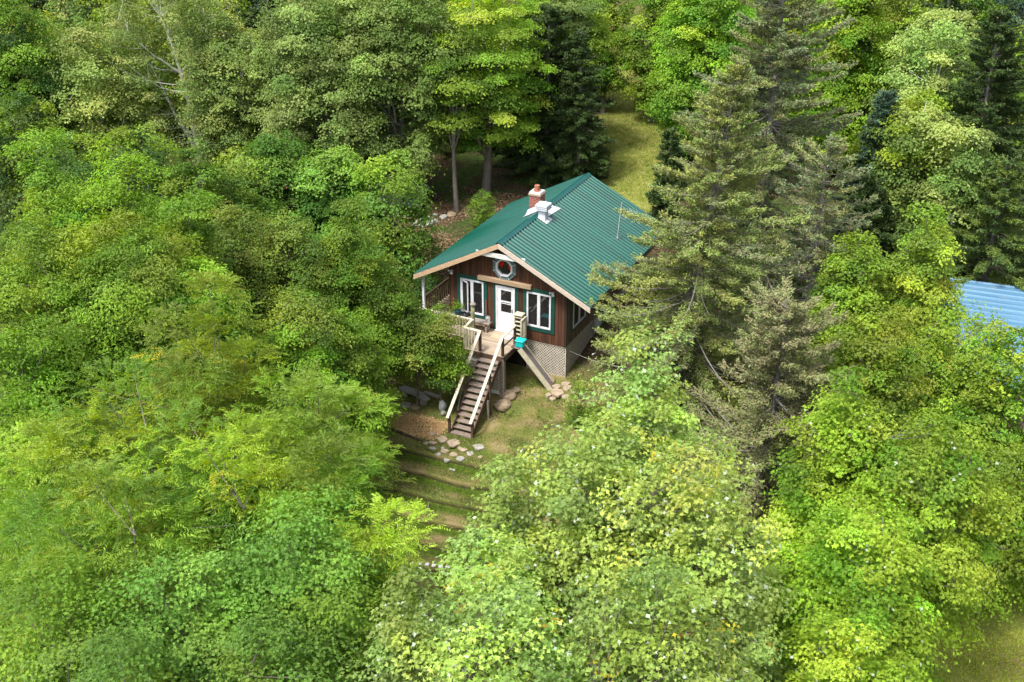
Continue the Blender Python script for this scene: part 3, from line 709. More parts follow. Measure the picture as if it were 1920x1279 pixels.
def flat_stone(r, h, seed, asp=1.):
    rnd = random.Random(seed); n = rnd.randint(6, 9); ps = []
    for k in range(n): a = 2 * math.pi * (k + rnd.uniform(-.25, .25)) / n; q = r * rnd.uniform(.78, 1.12); ps.append((q * math.cos(a) * asp, q * math.sin(a)))
    mb = MB(); t = [(x * .9, y * .9) for x, y in ps]
    vs = [(x, y, -h) for x, y in ps] + [(x, y, h * .55) for x, y in ps] + [(x, y, h) for x, y in t]
    fs = [tuple(range(n))[::-1], tuple(range(2 * n, 3 * n))]
    for k in range(n): j_ = (k + 1) % n; fs += [(k, j_, n + j_, n + k), (n + k, n + j_, 2 * n + j_, 2 * n + k)]
    return mb.add(vs, fs)


ORD = ['leftmost', 'second from the left', 'third from the left', 'fourth from the left', 'fifth from the left', 'sixth from the left', 'seventh from the left', 'eighth from the left', 'ninth from the left', 'tenth from the left', 'eleventh from the left', 'twelfth from the left', 'thirteenth from the left', 'fourteenth from the left', 'fifteenth from the left', 'sixteenth from the left', 'rightmost']
stones = [(-2.1, -5.7, .22, 1), (-2.62, -5.55, .3, 1), (-3.15, -5.5, .27, 1), (-3.45, -5.75, .2, 1), (-3.7, -5.35, .17, 1), (-3.3, -6.1, .17, 0), (-3.75, -5.9, .13, 0),
          (-2.75, -6.1, .2, 1), (-2.25, -6.25, .18, 1), (-1.7, -5.85, .2, 0), (-1.5, -5.45, .24, 0), (-2.35, -6.62, .17, 0), (-1.8, -6.45, .18, 0), (-1.2, -5.9, .11, 1), (-2.95, -5.9, .1, 0), (-2.8, -6.5, .13, 0), (-2.0, -6.85, .15, 0)]
sx_ = lambda t: t[0] * _rt[0] + t[1] * _rt[1]
rank = {t: sum(1 for o_ in stones if o_[3] == t[3] and sx_(o_) < sx_(t)) for t in stones}
words = {0: 'pale grey flat stone', 1: 'sandy coloured flat stone'}
for i, (x, y, r, s_) in enumerate(stones):
    place(flat_stone(r * .92, .04, i + 40, 1.15), 'paving_stone', M['sandstone' if s_ else 'stone'], (x, y, gz(x, y)), i * 1.3, label=words[s_] + ', ' + ORD[rank[(x, y, r, s_)]] + ', in the paving at the stair foot', cat='stone', group='sandy paving stones' if s_ else 'pale paving stones')
for i, (x, y, r) in enumerate(((.15, -1.15, .3), (.45, -.75, .22), (-.05, -.75, .2), (.55, -1.2, .18), (.25, -.45, .2), (.8, -.95, .15), (.1, -1.5, .16), (-.2, -1.35, .16))):
    place(flat_stone(r, .06, i + 90, 1.1), 'flat_stone', M['sandstone'], (x, y, gz(x, y) + .03), i * 1.9, label='sandy flat stone, number %d counted from the slide end outwards, at the foot of the slide' % (i + 1) if False else 'sandy flat stone, ' + ['largest of all', 'far upper one', 'nearest the slide', 'rightmost lower one', 'small one against lattice', 'small outermost one', 'lowest one', 'leftmost one'][i] + ', at the foot of the slide', cat='stone', group='stones at the foot of the slide')
for i, (x, y, r) in enumerate(((-5.75, -4.15, .24), (-5.3, -4.1, .22))):
    place(flat_stone(r, .05, i + 70), 'stepping_stone', M['stone' if i == 0 else 'boulder'], (x, y, gz(x, y) + .03), 0, label=['pale round stepping stone below the old plank seat', 'tan round stepping stone below the old plank seat'][i], cat='stone')
ps = empty('plank_seat', (-5.5, -3.55, gz(-5.5, -3.55))); tag(ps, 'low silver grey seat of old planks on the grass left of the stairs', 'seat')
zz = gz(-5.5, -3.55) + .28
MB().beam((-6.35, -3.45, zz), (-5.35, -3.62, zz), .40, .07).build('plank', M['old_plank'], ps); MB().beam((-5.5, -3.5, zz - .03), (-4.85, -3.85, zz - .07), .34, .06).build('plank', M['old_plank'], ps); MB().beam((-5.3, -3.25, zz - .06), (-4.5, -3.35, zz - .08), .18, .06).build('plank', M['old_plank'], ps)
for x, y in ((-6.1, -3.5), (-5.05, -3.75)): MB().box(x - .12, x + .12, y - .12, y + .12, gz(x, y) - .05, zz - .07).build('leg', M['stone'], ps)
for i, (x, y) in enumerate(((-5.0, .1), (-5.1, -.25), (-4.9, .3))):
    place(flat_stone(.28, .07, 300 + i), 'stacked_slab', M['old_plank'], (x, y - 1.2, gz(x, y - 1.2) + .05 + i * .13), i, label=['lowest', 'middle', 'topmost'][i] + ' brown slab stacked on the ground left of the stairs', cat='slab')
ww = empty('white_bag', (-4.45, -3.4, gz(-4.45, -3.4))); ww.location = (-4.05, -3.85, gz(-4.05, -3.85)); tag(ww, 'white crumpled plastic bag on the grass left of the stairs', 'bag')
o = rock(.16, .14, .30, 31, rough=.35).build('sack', M['bag'], ww, smooth=True, local=True); o.location = (0, 0, .22)
o = rock(.13, .10, .12, 33, rough=.3).build('knot', M['stone'], ww, smooth=True, local=True); o.location = (.2, -.35, .10)
# straw covered bed with a log edge
p0 = Vector((-7.4, -3.6, 0)); p1 = Vector((-4.1, -5.6, 0))
lg = MB().tube([(-7.3, -5.78, gz(-7.3, -5.78) + .05), (-6.0, -5.72, gz(-6.0, -5.72) + .07), (-4.9, -5.84, gz(-4.9, -5.84) + .06), (-3.95, -5.86, gz(-3.95, -5.86) + .04)], [.06, .07, .06, .04], 8)
tag(lg.build('edging_log', M['dark_wood'], smooth=True), 'thin dark log edging the straw bed below the plank seat', 'log')
# row of white stones at the lower edge of the lawn
for i in range(9):
    P = survey(775 + i * 13, 1060 + i * 1.6, 1); dv_ = P - CAM
    t = (gz(-.4, -11.6) - CAM[2]) / dv_[2]; q = CAM + dv_ * t
    place(rock(.09, .08, .06, 400 + i), 'edging_stone', M['white_rough'], (q[0], q[1], gz(q[0], q[1]) + .03), 0, True, label='small whitish stone, ' + ORD[i] + ', in the edging row below the terraces', cat='stone', group='white edging stones')
P = Vector((-1.9, -9.0, gz(-1.9, -9.0) + .05))
tag(MB().tube([P, P + Vector((.25, -.45, 0)), P + Vector((.5, -.8, .02))], [.02, .018, .008], 6).build('fallen_stick', M['bark']), 'bare grey fallen stick lying on the lawn terraces', 'stick')

# left rear: tarpaulin shelter, rubble, white scrap, red roofed shed; right: blue roofed building
tz = gz(-15.6, 12.4)
tp = empty('tarp_shelter', (-15.6, 12.4, tz)); tag(tp, 'low shelter under a grey green tarpaulin behind the tree left of cabin', 'shelter')
q = Vector((-15.6, 12.4, tz)); rg = random.Random(4); mb = MB(); vs = []; fs = []
for i in range(13):
    for k in range(9):
        u_, v_ = i / 12 * 3.4 - 1.7, k / 8 * 2.4 - 1.2; z_ = 1.35 * (1 - abs(v_) / 1.6) - .12 * abs(math.sin(i * 1.4)) * abs(v_) + rg.uniform(-.03, .03)
        vs.append((q.x + u_, q.y + v_ * (1 + .1 * math.sin(i)), q.z + z_))
for i in range(12):
    for k in range(8): fs.append((i * 9 + k, i * 9 + k + 1, (i + 1) * 9 + k + 1, (i + 1) * 9 + k))
o = mb.add(vs, fs).build('tarpaulin', M['tarp'], tp, smooth=True); o.modifiers.new('t', 'SOLIDIFY').thickness = .01
for a_, b_ in ((-1.6, -1.1), (1.6, -1.1), (-1.6, 1.1), (1.6, 1.1)): MB().tube([(q.x + a_, q.y + b_, q.z - .1), (q.x + a_, q.y + b_, q.z + .42)], .04, 6).build('pole', M['grey_wood'], tp)
rg = random.Random(9)
for i in range(16):
    x, y = -12.7 + rg.gauss(0, .9), 10.6 + rg.gauss(0, .9); r = rg.uniform(.12, .34)
    place(rock(r, r * .8, r * .6, 500 + i, 2), 'rubble_rock', M['stone' if i % 3 else 'boulder'], (x, y, gz(x, y) + r * .2), i, False, label='rough rock in the rubble heap left of the cabin roof', cat='rock', group='rocks in the rubble heap')
x, y = -12.9, 9.9; scr = MB().tube([(x, y, gz(x, y)), (x + .05, y, gz(x, y) + .55)], [.13, .06], 8).box(x - .35, x + .35, y - .18, y + .12, gz(x, y) + .0, gz(x, y) + .12)
tag(scr.build('garden_ornament', M['bag'], bevel=.02), 'small white upright ornament on the forest floor near the rubble', 'ornament')
x, y = -20.0, 8.6; z = gz(x, y); shd = empty('shed', (x, y, z)); tag(shd, 'small shed with faded red shingle roof hidden behind the olive tree', 'shed')
MB().box(x - 1.2, x + 1.2, y - 1, y + 1, z - .2, z + 1.5).build('wall', M['brown_wall'], shd)
MB().prism([(y - 1.3, z + 1.4), (y, z + 2.2), (y + 1.3, z + 1.4), (y + 1.3, z + 1.5), (y, z + 2.32), (y - 1.3, z + 1.5)], x - 1.5, x + 1.5, 'x').build('roof', M['red_roof'], shd)
x0, x1, y0, y1 = 14.3, 24, .6, 10.3
bb = empty('outbuilding', (17, 5, gz(17, 5))); tag(bb, 'outbuilding with pale blue ribbed metal roof behind the trees at right', 'building')
MB().box(x0 + .3, x1, y0 + .5, y1 - .3, gz(17, 0) - 1, 1.75).build('wall', M['brown_wall'], bb)
rf = MB(); n = 0; vs = []; fs = []; y = y0
while y < y1:
    for dy, h in ((0, 0), (.40, 0), (.43, .05), (.48, .05), (.50, 0)): vs += [(x0, y + dy, 1.9 + h), (x1, y + dy, 2.3 + h)]; n += 1
    y += .52
fs = [(2 * i, 2 * i + 1, 2 * i + 3, 2 * i + 2) for i in range(n - 1)]
o = rf.add(vs, fs).build('roof', M['blue_roof'], bb); MB().box(x0 - .02, x0 + .0, y0, y1, 1.7, 1.9).build('fascia', M['white_rough'], bb)
x, y = -13.6, -2.6; z = gz(x, y)
o = empty('garden_chair', (x, y, z)); tag(o, 'white plastic garden chair half hidden under the left trees', 'chair')
MB().box(x - .25, x + .25, y - .25, y + .25, z + .40, z + .45).build('seat', M['white'], o); MB().box(x - .25, x + .25, y + .2, y + .25, z + .45, z + .95).build('backrest', M['white'], o)
for a_ in (-.22, .22):
    for b_ in (-.22, .22): MB().tube([(x + a_, y + b_, z - .02), (x + a_, y + b_, z + .4)], .022, 6).build('leg', M['white'], o)


# ------------------------------------------------------------------ foliage
def unit(a): return a / np.maximum(np.linalg.norm(a, axis=-1, keepdims=True), 1e-9)


def leaves(P, Nn, L, Wd, rg, kind='kite', axis=None, droop=.0):
    """one small folded leaf per point P with normal Nn; returns V, F"""
    n = len(P)
    if axis is None: axis = rg.normal(size=(n, 3))
    axis = axis - (axis * Nn).sum(1, keepdims=True) * Nn; axis = unit(axis); side = np.cross(Nn, axis)
    L = L[:, None]; Wd = Wd[:, None]
    if kind == 'kite':
        V = np.stack([P - axis * L * .5, P + side * Wd * .5 + Nn * L * .10, P + axis * L * .5 - Nn * L * droop, P - side * Wd * .5 + Nn * L * .10], 1)
        F = np.arange(n * 4).reshape(n, 4); return V.reshape(-1, 3), F
    # lobed: five pointed leaf from two overlapping kites sharing the stem
    a = P - axis * L * .45
    V = np.stack([a, P + side * Wd * .55 + axis * L * .05 + Nn * L * .08, P + axis * L * .12 + side * Wd * .16, P + axis * L * .55 - Nn * L * droop,
                  a, P + axis * L * .55 - Nn * L * droop, P + axis * L * .12 - side * Wd * .16, P - side * Wd * .55 + axis * L * .05 + Nn * L * .08], 1)
    F = np.arange(n * 8).reshape(n * 2, 4); return V.reshape(-1, 3), F


def pick(rg, pal, n):
    """colours from a palette [(rgb, weight)...]"""
    c = np.array([p[0] for p in pal]); w_ = np.array([p[1] for p in pal], float); w_ /= w_.sum()
    return c[rg.choice(len(c), n, p=w_)]


def tubes(paths, rads, ns=5):
    """many tapered tubes in one mesh; paths: list of (k,3) arrays"""
    Vs = []; Fs = []; off = 0
    for p, r in zip(paths, rads):
        k = len(p); d = np.gradient(p, axis=0); d = unit(d); ref = np.where(np.abs(d[:, 2:3]) < .9, [[0, 0, 1.]], [[1., 0, 0]])
        a = unit(np.cross(d, ref)); b_ = np.cross(d, a); t = np.arange(ns) * 2 * np.pi / ns
        V = p[:, None] + (a[:, None] * np.cos(t)[None, :, None] + b_[:, None] * np.sin(t)[None, :, None]) * np.asarray(r)[:, None, None]
        Vs.append(V.reshape(-1, 3)); i = np.arange(k - 1)[:, None] * ns + np.arange(ns)[None]; j_ = np.arange(k - 1)[:, None] * ns + (np.arange(ns)[None] + 1) % ns
        Fs.append((np.stack([i, j_, j_ + ns, i + ns], -1).reshape(-1, 4)) + off); off += k * ns
    return np.concatenate(Vs), np.concatenate(Fs)


def bez(a, b, c, n=7):
    t = np.linspace(0, 1, n)[:, None]; return (1 - t) ** 2 * a + 2 * t * (1 - t) * b + t * t * c


def broadleaf(name, seed, H, rad, base=.25, pal=None, tip=None, leaf=.10, n_leaf=45000, clump=.55, form='round', kind='kite', bark='bark', lean=(0, 0),
              density=1., pale=0., fork=3, twigs=60, trunk_r=None, layered=0., aspect=.8, gap=None, accent=0.):
    """returns (trunk mesh data, crown mesh data) with the foot at the origin"""
    rg = np.random.default_rng(seed); lean = np.array([lean[0], lean[1], 0.])
    hb = H * base; hh = H - hb; rad = max(rad - clump * .5, rad * .5)

    def prof(t):  # radius fraction at crown height fraction t
        if form == 'round': return np.sqrt(np.clip(1 - np.abs(2 * (t - .42) / 1.18) ** 2.3, 0, 1)) * (t < 1)
        if form == 'cone': return np.clip(1.05 - t, 0, 1) ** .75 * np.clip(t * 6 + .3, 0, 1)
        if form == 'dome': return np.sqrt(np.clip(1 - t ** 2.6, 0, 1)) * np.clip(.72 + t * .8, 0, 1)
    ph = rg.random(8) * 6.28

    def mod(a, t): return 1 + .17 * np.sin(3 * a + ph[0] + 4 * t) + .14 * np.sin(5 * a + ph[1] - 6 * t) + .10 * np.sin(8 * a + ph[2] + 9 * t)
    # clump centres
    area = 2 * np.pi * rad * hh * .62 + 3 * rad * rad
    nc = int(area / (clump * clump * 1.25) * 1.25)
    t = rg.random(nc * 8); a = rg.random(nc * 8) * 6.283; rr_ = rg.random(nc * 8) ** .33
    keep = rg.random(nc * 8) < prof(t) + .04
    if gap: keep &= ~((t < gap[1]) & (np.abs(np.sin(a + 1.18)) * rr_ * rad < gap[0]) & (np.cos(a + 1.18) > -.1))
    t, a, rr_ = t[keep], a[keep], rr_[keep]
    r = rad * prof(t) * mod(a, t) * rr_
    C_ = np.stack([r * np.cos(a), r * np.sin(a), hb + t * hh], -1) + lean * t[:, None]
    if layered: C_[:, 2] = C_[:, 2] * (1 - layered) + layered * (np.round(C_[:, 2] / 1.05) * 1.05)
    sel = []; cell = {}; md = clump * .95
    for i in range(len(C_)):
        k = tuple((C_[i] // md).astype(int)); ok = True
        for dx in (-1, 0, 1):
            for dy in (-1, 0, 1):
                for dz in (-1, 0, 1):
                    for j_ in cell.get((k[0] + dx, k[1] + dy, k[2] + dz), ()):
                        if ((C_[i] - C_[j_]) ** 2).sum() < md * md: ok = False; break
                    if not ok: break
                if not ok: break
            if not ok: break
        if ok: sel.append(i); cell.setdefault(k, []).append(i)
        if len(sel) >= nc: break
    C_ = C_[sel]; tt = t[sel]; nc = len(C_)
    axis_p = lean * np.clip((C_[:, 2:3] - hb) / hh, 0, 1) * [1, 1, 0] + np.array([0, 0, 1.]) * (hb + (C_[:, 2:3] - hb) * .75)
    out = unit(C_ - axis_p)
    cs = clump * rg.uniform(.65, 1.3, nc)
    # sprays over the dome of each clump, then leaves on the sprays
    ksub = 15; u_ = rg.normal(size=(nc, ksub, 3)) + out[:, None] * .5; u_[:, :, 2] = np.abs(u_[:, :, 2]) * 1.1 - .35; u_ = unit(u_)
    sub = u_ * rg.uniform(.62, 1.0, (nc, ksub, 1)); sub[:, :, 2] *= .75 if not layered else .3
    S = C_[:, None] + sub * cs[:, None, None]
    per = max(3, int(n_leaf * 1.3 * density / (nc * ksub)))
    spread = np.array([.42, .42, .16 if not layered else .1]) if kind != 'feather' else np.array([.36, .36, .13])
    off_ = rg.normal(size=(nc, ksub, per, 3)) * spread * (cs * .62)[:, None, None, None]
    off_[..., 2] -= .35 * (off_[..., 0] ** 2 + off_[..., 1] ** 2) / (cs * .5)[:, None, None]
    L_ = S[:, :, None] + off_
    L_ = L_.reshape(-1, 3); n = len(L_); ci = np.repeat(np.arange(nc), ksub * per); si = np.repeat(np.arange(nc * ksub), per)
    lout = unit(u_.reshape(-1, 3)[si] + unit(off_.reshape(-1, 3)) * .5)
    pal = pal or [((.05, .10, .02), 1)]; tip = tip or pal
    own = rg.uniform(.84, 1.2) * (1 + rg.normal(0, .03, 3)); pal = [(tuple(np.array(c_) * own), w_) for c_, w_ in pal]; tip = [(tuple(np.array(c_) * own), w_) for c_, w_ in tip]
    ctip = rg.random(nc) < np.clip((tt - .25) * 1.1, 0.05, .85)
    cc = np.where(ctip[:, None], pick(rg, tip, nc), pick(rg, pal, nc)); cb_ = cc * rg.uniform(.74, 1.26, (nc, 1)) * (1 + rg.normal(0, .03, (nc, 3)))
    sc_ = np.repeat(cb_, ksub, 0) * rg.uniform(.88, 1.12, (nc * ksub, 1)) * (1 + rg.normal(0, .03, (nc * ksub, 3)))
    if accent:
        am = rg.random(nc * ksub) < accent; sc_[am] = pick(rg, [((.46, .42, .04), 6), ((.50, .32, .06), 1.5), ((.45, .18, .06), .4)], am.sum())
    if kind == 'feather':
        # compound leaves: a drooping rib with narrow blades on both sides
        nf = n // 10; ix = rg.choice(n, nf, replace=False); P0 = L_[ix]; c0 = ci[ix]; s0 = si[ix]
        d0 = unit(rg.normal(size=(nf, 3)) * [.7, .7, .3] + lout[ix] * .9 + out[c0] * .3 + [0, 0, .1]); side = unit(np.cross(d0, [0, 0, 1.])); up = np.cross(side, d0)
        Ps = []; Ax = []; Nr = []; cid = []
        RL = leaf * 3.2 * rg.uniform(.8, 1.25, (nf, 1))
        for q in range(6):
            u_ = (q + .8) / 6; p = P0 + d0 * RL * (u_ - .2) - np.array([0, 0, 1.]) * RL * .38 * u_ * u_
            for s in (-1, 1):
                ax = unit(side * s * .85 + d0 * (.55 + .3 * u_) - np.array([0, 0, 1.]) * .25 + rg.normal(0, .12, (nf, 3)))
                Ps.append(p + ax * leaf * .5); Ax.append(ax); Nr.append(unit(up + side * s * .25 + rg.normal(0, .2, (nf, 3)))); cid.append(s0)
        P = np.concatenate(Ps); Ax = np.concatenate(Ax); Nr = np.concatenate(Nr); cid = np.concatenate(cid); m_ = len(P)
        Nr = unit(Nr - (Nr * Ax).sum(1, keepdims=True) * Ax)
        V, F = leaves(P, Nr, leaf * rg.uniform(.85, 1.3, m_), leaf * .27 * rg.uniform(.8, 1.2, m_), rg, 'kite', Ax, .12)
        cols = sc_[cid] * rg.uniform(.82, 1.2, (m_, 1))
    else:
        Nr = unit(out[ci] * .25 + lout * .6 + np.array([0, 0, .55]) + rg.normal(size=(n, 3)) * .38)
        ax = out[ci] * .8 + rg.normal(size=(n, 3)) * .8 - np.array([0, 0, .25])
        V, F = leaves(L_, Nr, leaf * rg.uniform(.5, 1.45, n), leaf * aspect * rg.uniform(.7, 1.2, n), rg, kind, ax, .15)
        cols = sc_[si] * rg.uniform(.78, 1.22, (n, 1))
        if pale: pm = rg.random(n) < pale; cols[pm] = np.array([.55, .62, .50]) * rg.uniform(.8, 1.1, (pm.sum(), 1))
        if kind == 'lobed': cols = np.repeat(cols, 2, 0)
    crown = (V, F, np.clip(cols, .003, .9))
    # wood
    tr_ = trunk_r or .018 * H + .03; top = lean * .9 + np.array([0, 0, H * .93]); wob = rg.normal(0, .035 * H, 3) * [1, 1, 0]
    zt = np.linspace(0, 1, 10)[:, None]; tp_ = bez(np.array([0, 0, -.3]), lean * .2 + wob + [0, 0, H * .45], top * [1, 1, .86], 10)
    paths = [tp_]; rads = [tr_ * (1.25 - 1.2 * zt[:, 0] ** .8) + .008]
    mains = []
    for k in range(fork * 4):
        f = rg.uniform(.22 if base < .3 else base * .75, .75); s = tp_[int(f * 9)]; tgt = C_[rg.integers(nc)]
        for _ in range(6):
            c_ = C_[rg.integers(nc)]
            if c_[2] > s[2] and np.hypot(*(c_ - s)[:2]) > rad * .5: tgt = c_; break
        mid = s + (tgt - s) * .5 + np.array([0, 0, -.1 * rad]); p = bez(s, mid, tgt, 8); p[1:-1] += rg.normal(0, .05, (6, 3)) * rad * .25
        paths.append(p); r0 = tr_ * (1.1 - f) * .6 + .015; rads.append(np.linspace(r0, .012, 8)); mains.append(p)
    MP = np.concatenate(mains + [tp_[3:]])
    for i in rg.choice(nc, min(nc, twigs * 3), replace=False):
        d_ = ((MP - C_[i]) ** 2).sum(1) + 3 * (MP[:, 2] > C_[i, 2]); s = MP[d_.argmin()]; e = C_[i] + out[i] * cs[i] * .3
        paths.append(bez(s, (s + e) / 2 + [0, 0, -.12], e, 5)); rads.append(np.linspace(.022, .006, 5))
    return tubes(paths, rads), crown


def conifer(name, seed, H, rad, base=.05, pal=None, inner=None, droop=.25, whorl=.38, nb=8, needle=.13, upturn=.3, ragged=.25, power=.75, dens=1., bare=.06, brown=.2, flat=.35, lean=(0, 0)):
    rg = np.random.default_rng(seed); paths = []; rads = []; lean = np.array([lean[0], lean[1], 0.])
    tp_ = np.stack([np.zeros(9), np.zeros(9), np.linspace(-.3, H, 9)], -1) + lean * (np.linspace(0, 1, 9)[:, None] ** 1.2)
    tr_ = .014 * H + .03
    paths.append(tp_); rads.append(np.linspace(tr_ * 1.15, .015, 9))
    Ps = []; Ax = []; Nr = []; Cc = []
    z = H * base + .2
    while z < H - .15:
        f = (H - z) / (H * (1 - base)); Lb = rad * np.clip(f, .02, 1) ** power * (1 if f < .85 else 1 - (f - .85) * 1.2)
        n = max(4, int(nb * (0.7 + .4 * f)))
        for b_ in range(n):
            a = rg.random() * 6.283; l = Lb * rg.uniform(1 - ragged * 1.6, 1 + ragged * .5) * (1 + ragged * .9 * math.sin(2 * a + z * 1.3 + seed) * math.sin(z * 2.1 + a + seed * 2)) + .15
            zz_ = z + rg.uniform(-.2, .2); s = np.array([0, 0, zz_]) + lean * (max(zz_, 0) / H) ** 1.2; h = np.array([math.cos(a), math.sin(a), 0])
            dr = droop * (f * 1.3 - .25) + rg.normal(0, .06); up0 = .35 * (1 - f)
            e = s + h * l + np.array([0, 0, l * (up0 - dr)]); mid = s + h * l * .5 + np.array([0, 0, l * (up0 * .4 - dr * .85 - upturn * .22)])
            p = bez(s, mid, e, 8); dead = rg.random() < bare * (1 + f)
            paths.append(p); rads.append(np.linspace(.012 + .008 * l, .005, 8))
            if dead and l > .8: continue
            # side branchlets in a fan, with short needled sprays hanging from / standing on them
            m_ = int(l / .075 * dens) + 4; u_ = rg.random(m_) ** .72; u_ = .12 + .88 * u_ if l > .6 else u_
            c = (1 - u_)[:, None] ** 2 * s + 2 * (u_ * (1 - u_))[:, None] * mid + (u_ ** 2)[:, None] * e
            tan = unit(e - s); sd_ = np.cross(tan, [0, 0, 1.]); sgn = rg.choice([-1, 1], m_)
            bl = (.14 + .30 * l * .5 * (1 - u_ * .75)) * rg.uniform(.5, 1.2, m_); bl = np.minimum(bl, .75)
            bd = unit(sd_ * (sgn * rg.uniform(.3, 1, m_))[:, None] + tan * rg.uniform(.4, 1, m_)[:, None] + np.array([0, 0, 1.]) * rg.normal(.02, .16, m_)[:, None])
            kk = 9; w_ = (np.arange(kk) + .5) / kk
            Q = c[:, None] + bd[:, None] * (bl[:, None] * w_)[:, :, None] + np.array([0, 0, 1.]) * (rg.normal(0, .035, (m_, kk)) + (w_ ** 2)[None] * bl[:, None] * (upturn - flat * .4))[:, :, None]
            Q = Q + rg.normal(0, .035, Q.shape)
            A_ = unit(bd[:, None] + rg.normal(0, .45, (m_, kk, 3)) + np.array([0, 0, upturn * .5]))
            Nn_ = unit(np.array([0, 0, 1.]) + rg.normal(0, .5, (m_, kk, 3)))
            Ps.append(Q.reshape(-1, 3)); Ax.append(A_.reshape(-1, 3)); Nr.append(Nn_.reshape(-1, 3))
            tone = pick(rg, pal, 1) * rg.uniform(.85, 1.15)
            cc = tone * rg.uniform(.8, 1.2, (m_, kk, 1)); old = (w_[None] < .45) & (rg.random((m_, kk)) < brown * 1.6) | (rg.random((m_, kk)) < brown * .35)
            cc = np.where(old[:, :, None], (inner or (.23, .185, .10)) * rg.uniform(.8, 1.3, (m_, kk, 1)), cc); Cc.append(cc.reshape(-1, 3))
        z += whorl * rg.uniform(.75, 1.25) * (.6 + .4 * f)
    P = np.concatenate(Ps); Ax = np.concatenate(Ax); Nr = np.concatenate(Nr); Cc = np.concatenate(Cc); n = len(P)
    Nr = unit(Nr - (Nr * Ax).sum(1, keepdims=True) * Ax)
    V, F = leaves(P, Nr, needle * rg.uniform(.7, 1.35, n), needle * .33 * rg.uniform(.7, 1.3, n), rg, 'kite', Ax, .05)
    return tubes(paths, rads), (V, F, np.clip(Cc, .003, .9))


def plant_tree(name, data, loc, label, cat, group=None, bark='bark', leafm='leaf', rot=0, scale=1):
    (tv, tf), (cv, cf, cc) = data
    t = empty(name, loc); tag(t, label, cat, group); t.rotation_euler = (0, 0, rot); t.scale = (scale,) * 3
    np_mesh('trunk', tv, tf, M[bark], smooth=True, parent=t); np_mesh('crown', cv, cf, M[leafm], cc, parent=t)
    return t


def copy_tree(src, loc, rot, scale, label=None):
    c = src.copy(); COL.objects.link(c); c.location = loc; c.rotation_euler = (0, 0, rot); c.scale = (scale,) * 3
    if label: c['label'] = label
    for ch_ in src.children: k = ch_.copy(); COL.objects.link(k); k.parent = c
    return c


# palettes (real leaf colours, linear)
P_yel = [((.16, .235, .018), 3), ((.215, .27, .025), 1.5), ((.11, .19, .022), 2)]
P_mid = [((.075, .135, .022), 3), ((.10, .165, .028), 2), ((.055, .11, .02), 2)]
P_lime = [((.16, .23, .04), 3), ((.20, .26, .05), 2), ((.12, .19, .04), 2)]
P_dark = [((.035, .075, .018), 3), ((.05, .095, .022), 2)]
P_blue = [((.05, .11, .035), 3), ((.075, .14, .045), 2), ((.10, .165, .05), 1)]
P_grey = [((.10, .145, .055), 3), ((.13, .175, .07), 2), ((.075, .12, .04), 2)]
P_olive = [((.115, .165, .035), 3), ((.15, .19, .045), 2), ((.08, .13, .03), 2)]
P_aspen = [((.13, .18, .065), 3), ((.18, .22, .085), 2), ((.09, .14, .045), 2)]
P_bright = [((.17, .24, .015), 3), ((.22, .28, .02), 2), ((.11, .19, .012), 2)]
P_front = [((.15, .215, .05), 3), ((.19, .25, .055), 3), ((.12, .18, .05), 2)]
P_spr = [((.085, .12, .055), 3), ((.115, .145, .055), 2), ((.085, .12, .07), 2)]
P_sprg = [((.10, .145, .04), 3), ((.135, .17, .045), 2), ((.10, .13, .06), 1)]
P_sprbr = [((.095, .12, .05), 3), ((.10, .115, .06), 2)]
P_fir = [((.022, .045, .018), 3), ((.035, .065, .024), 2)]
P_firb = [((.045, .085, .05), 3), ((.06, .10, .055), 2)]
P_firy = [((.08, .12, .02), 2), ((.05, .085, .02), 2)]



def brighter(p, k, t=(1, 1, 1)): return [(tuple(v * k * q for v, q in zip(c, t)), w_) for c, w_ in p]


P_yel, P_mid, P_lime, P_dark, P_blue = brighter(P_yel, 1.45), brighter(P_mid, 2.05, (1.03, 1, .6)), brighter(P_lime, 1.4, (1, 1, .6)), brighter(P_dark, 1.6, (1, 1, .8)), brighter(P_blue, 2.0, (1.1, 1, .5))
P_grey, P_olive, P_aspen, P_bright, P_front = brighter(P_grey, 1.7, (1, 1, .65)), brighter(P_olive, 1.5, (1, 1, .7)), brighter(P_aspen, 1.75, (1, 1, .7)), brighter(P_bright, 1.45, (.9, 1, 1.3)), brighter(P_front, 1.7, (1, 1, .95))
P_spr, P_sprg, P_sprbr = brighter(P_spr, 2.1, (1.05, 1, .85)), brighter(P_sprg, 2.1, (1.08, 1, .9)), brighter(P_sprbr, 2.2, (1.1, 1, .9))
P_fir, P_firb, P_firy = brighter(P_fir, 1.9, (1.1, 1, .6)), brighter(P_firb, 1.6), brighter(P_firy, 1.5)
SD = [100]


def T(px, py, D, rad, sort, label, cat=None, group=None, name=None, **kw):
    """plant a tree whose top was surveyed at (px, py, D)"""
    SD[0] += 1
    p = survey(px, py, D); lean = kw.get('lean', (0, 0)); bx, by = p[0] - lean[0], p[1] - lean[1]
    g = gz(bx, by); H = p[2] - g; seed = kw.pop('seed', SD[0])
    bark = kw.pop('bark', 'spruce_bark' if sort == 'con' else 'bark')
    if sort == 'con':
        d = conifer('t', seed, H, rad, **kw); return plant_tree(name or 'spruce_tree', d, (bx, by, g), label, cat or 'spruce', group, bark, 'needle')
    d = broadleaf('t', seed, H, rad, **kw); return plant_tree(name or 'broadleaf_tree', d, (bx, by, g), label, cat or 'tree', group, bark, 'leaf')


def B(px, py, D, rad, pal, tip, label, **kw):
    kw.setdefault('name', 'maple_tree'); return T(px, py, D, rad, 'leaf', label, pal=pal, tip=tip, **kw)


DENS = 1.0
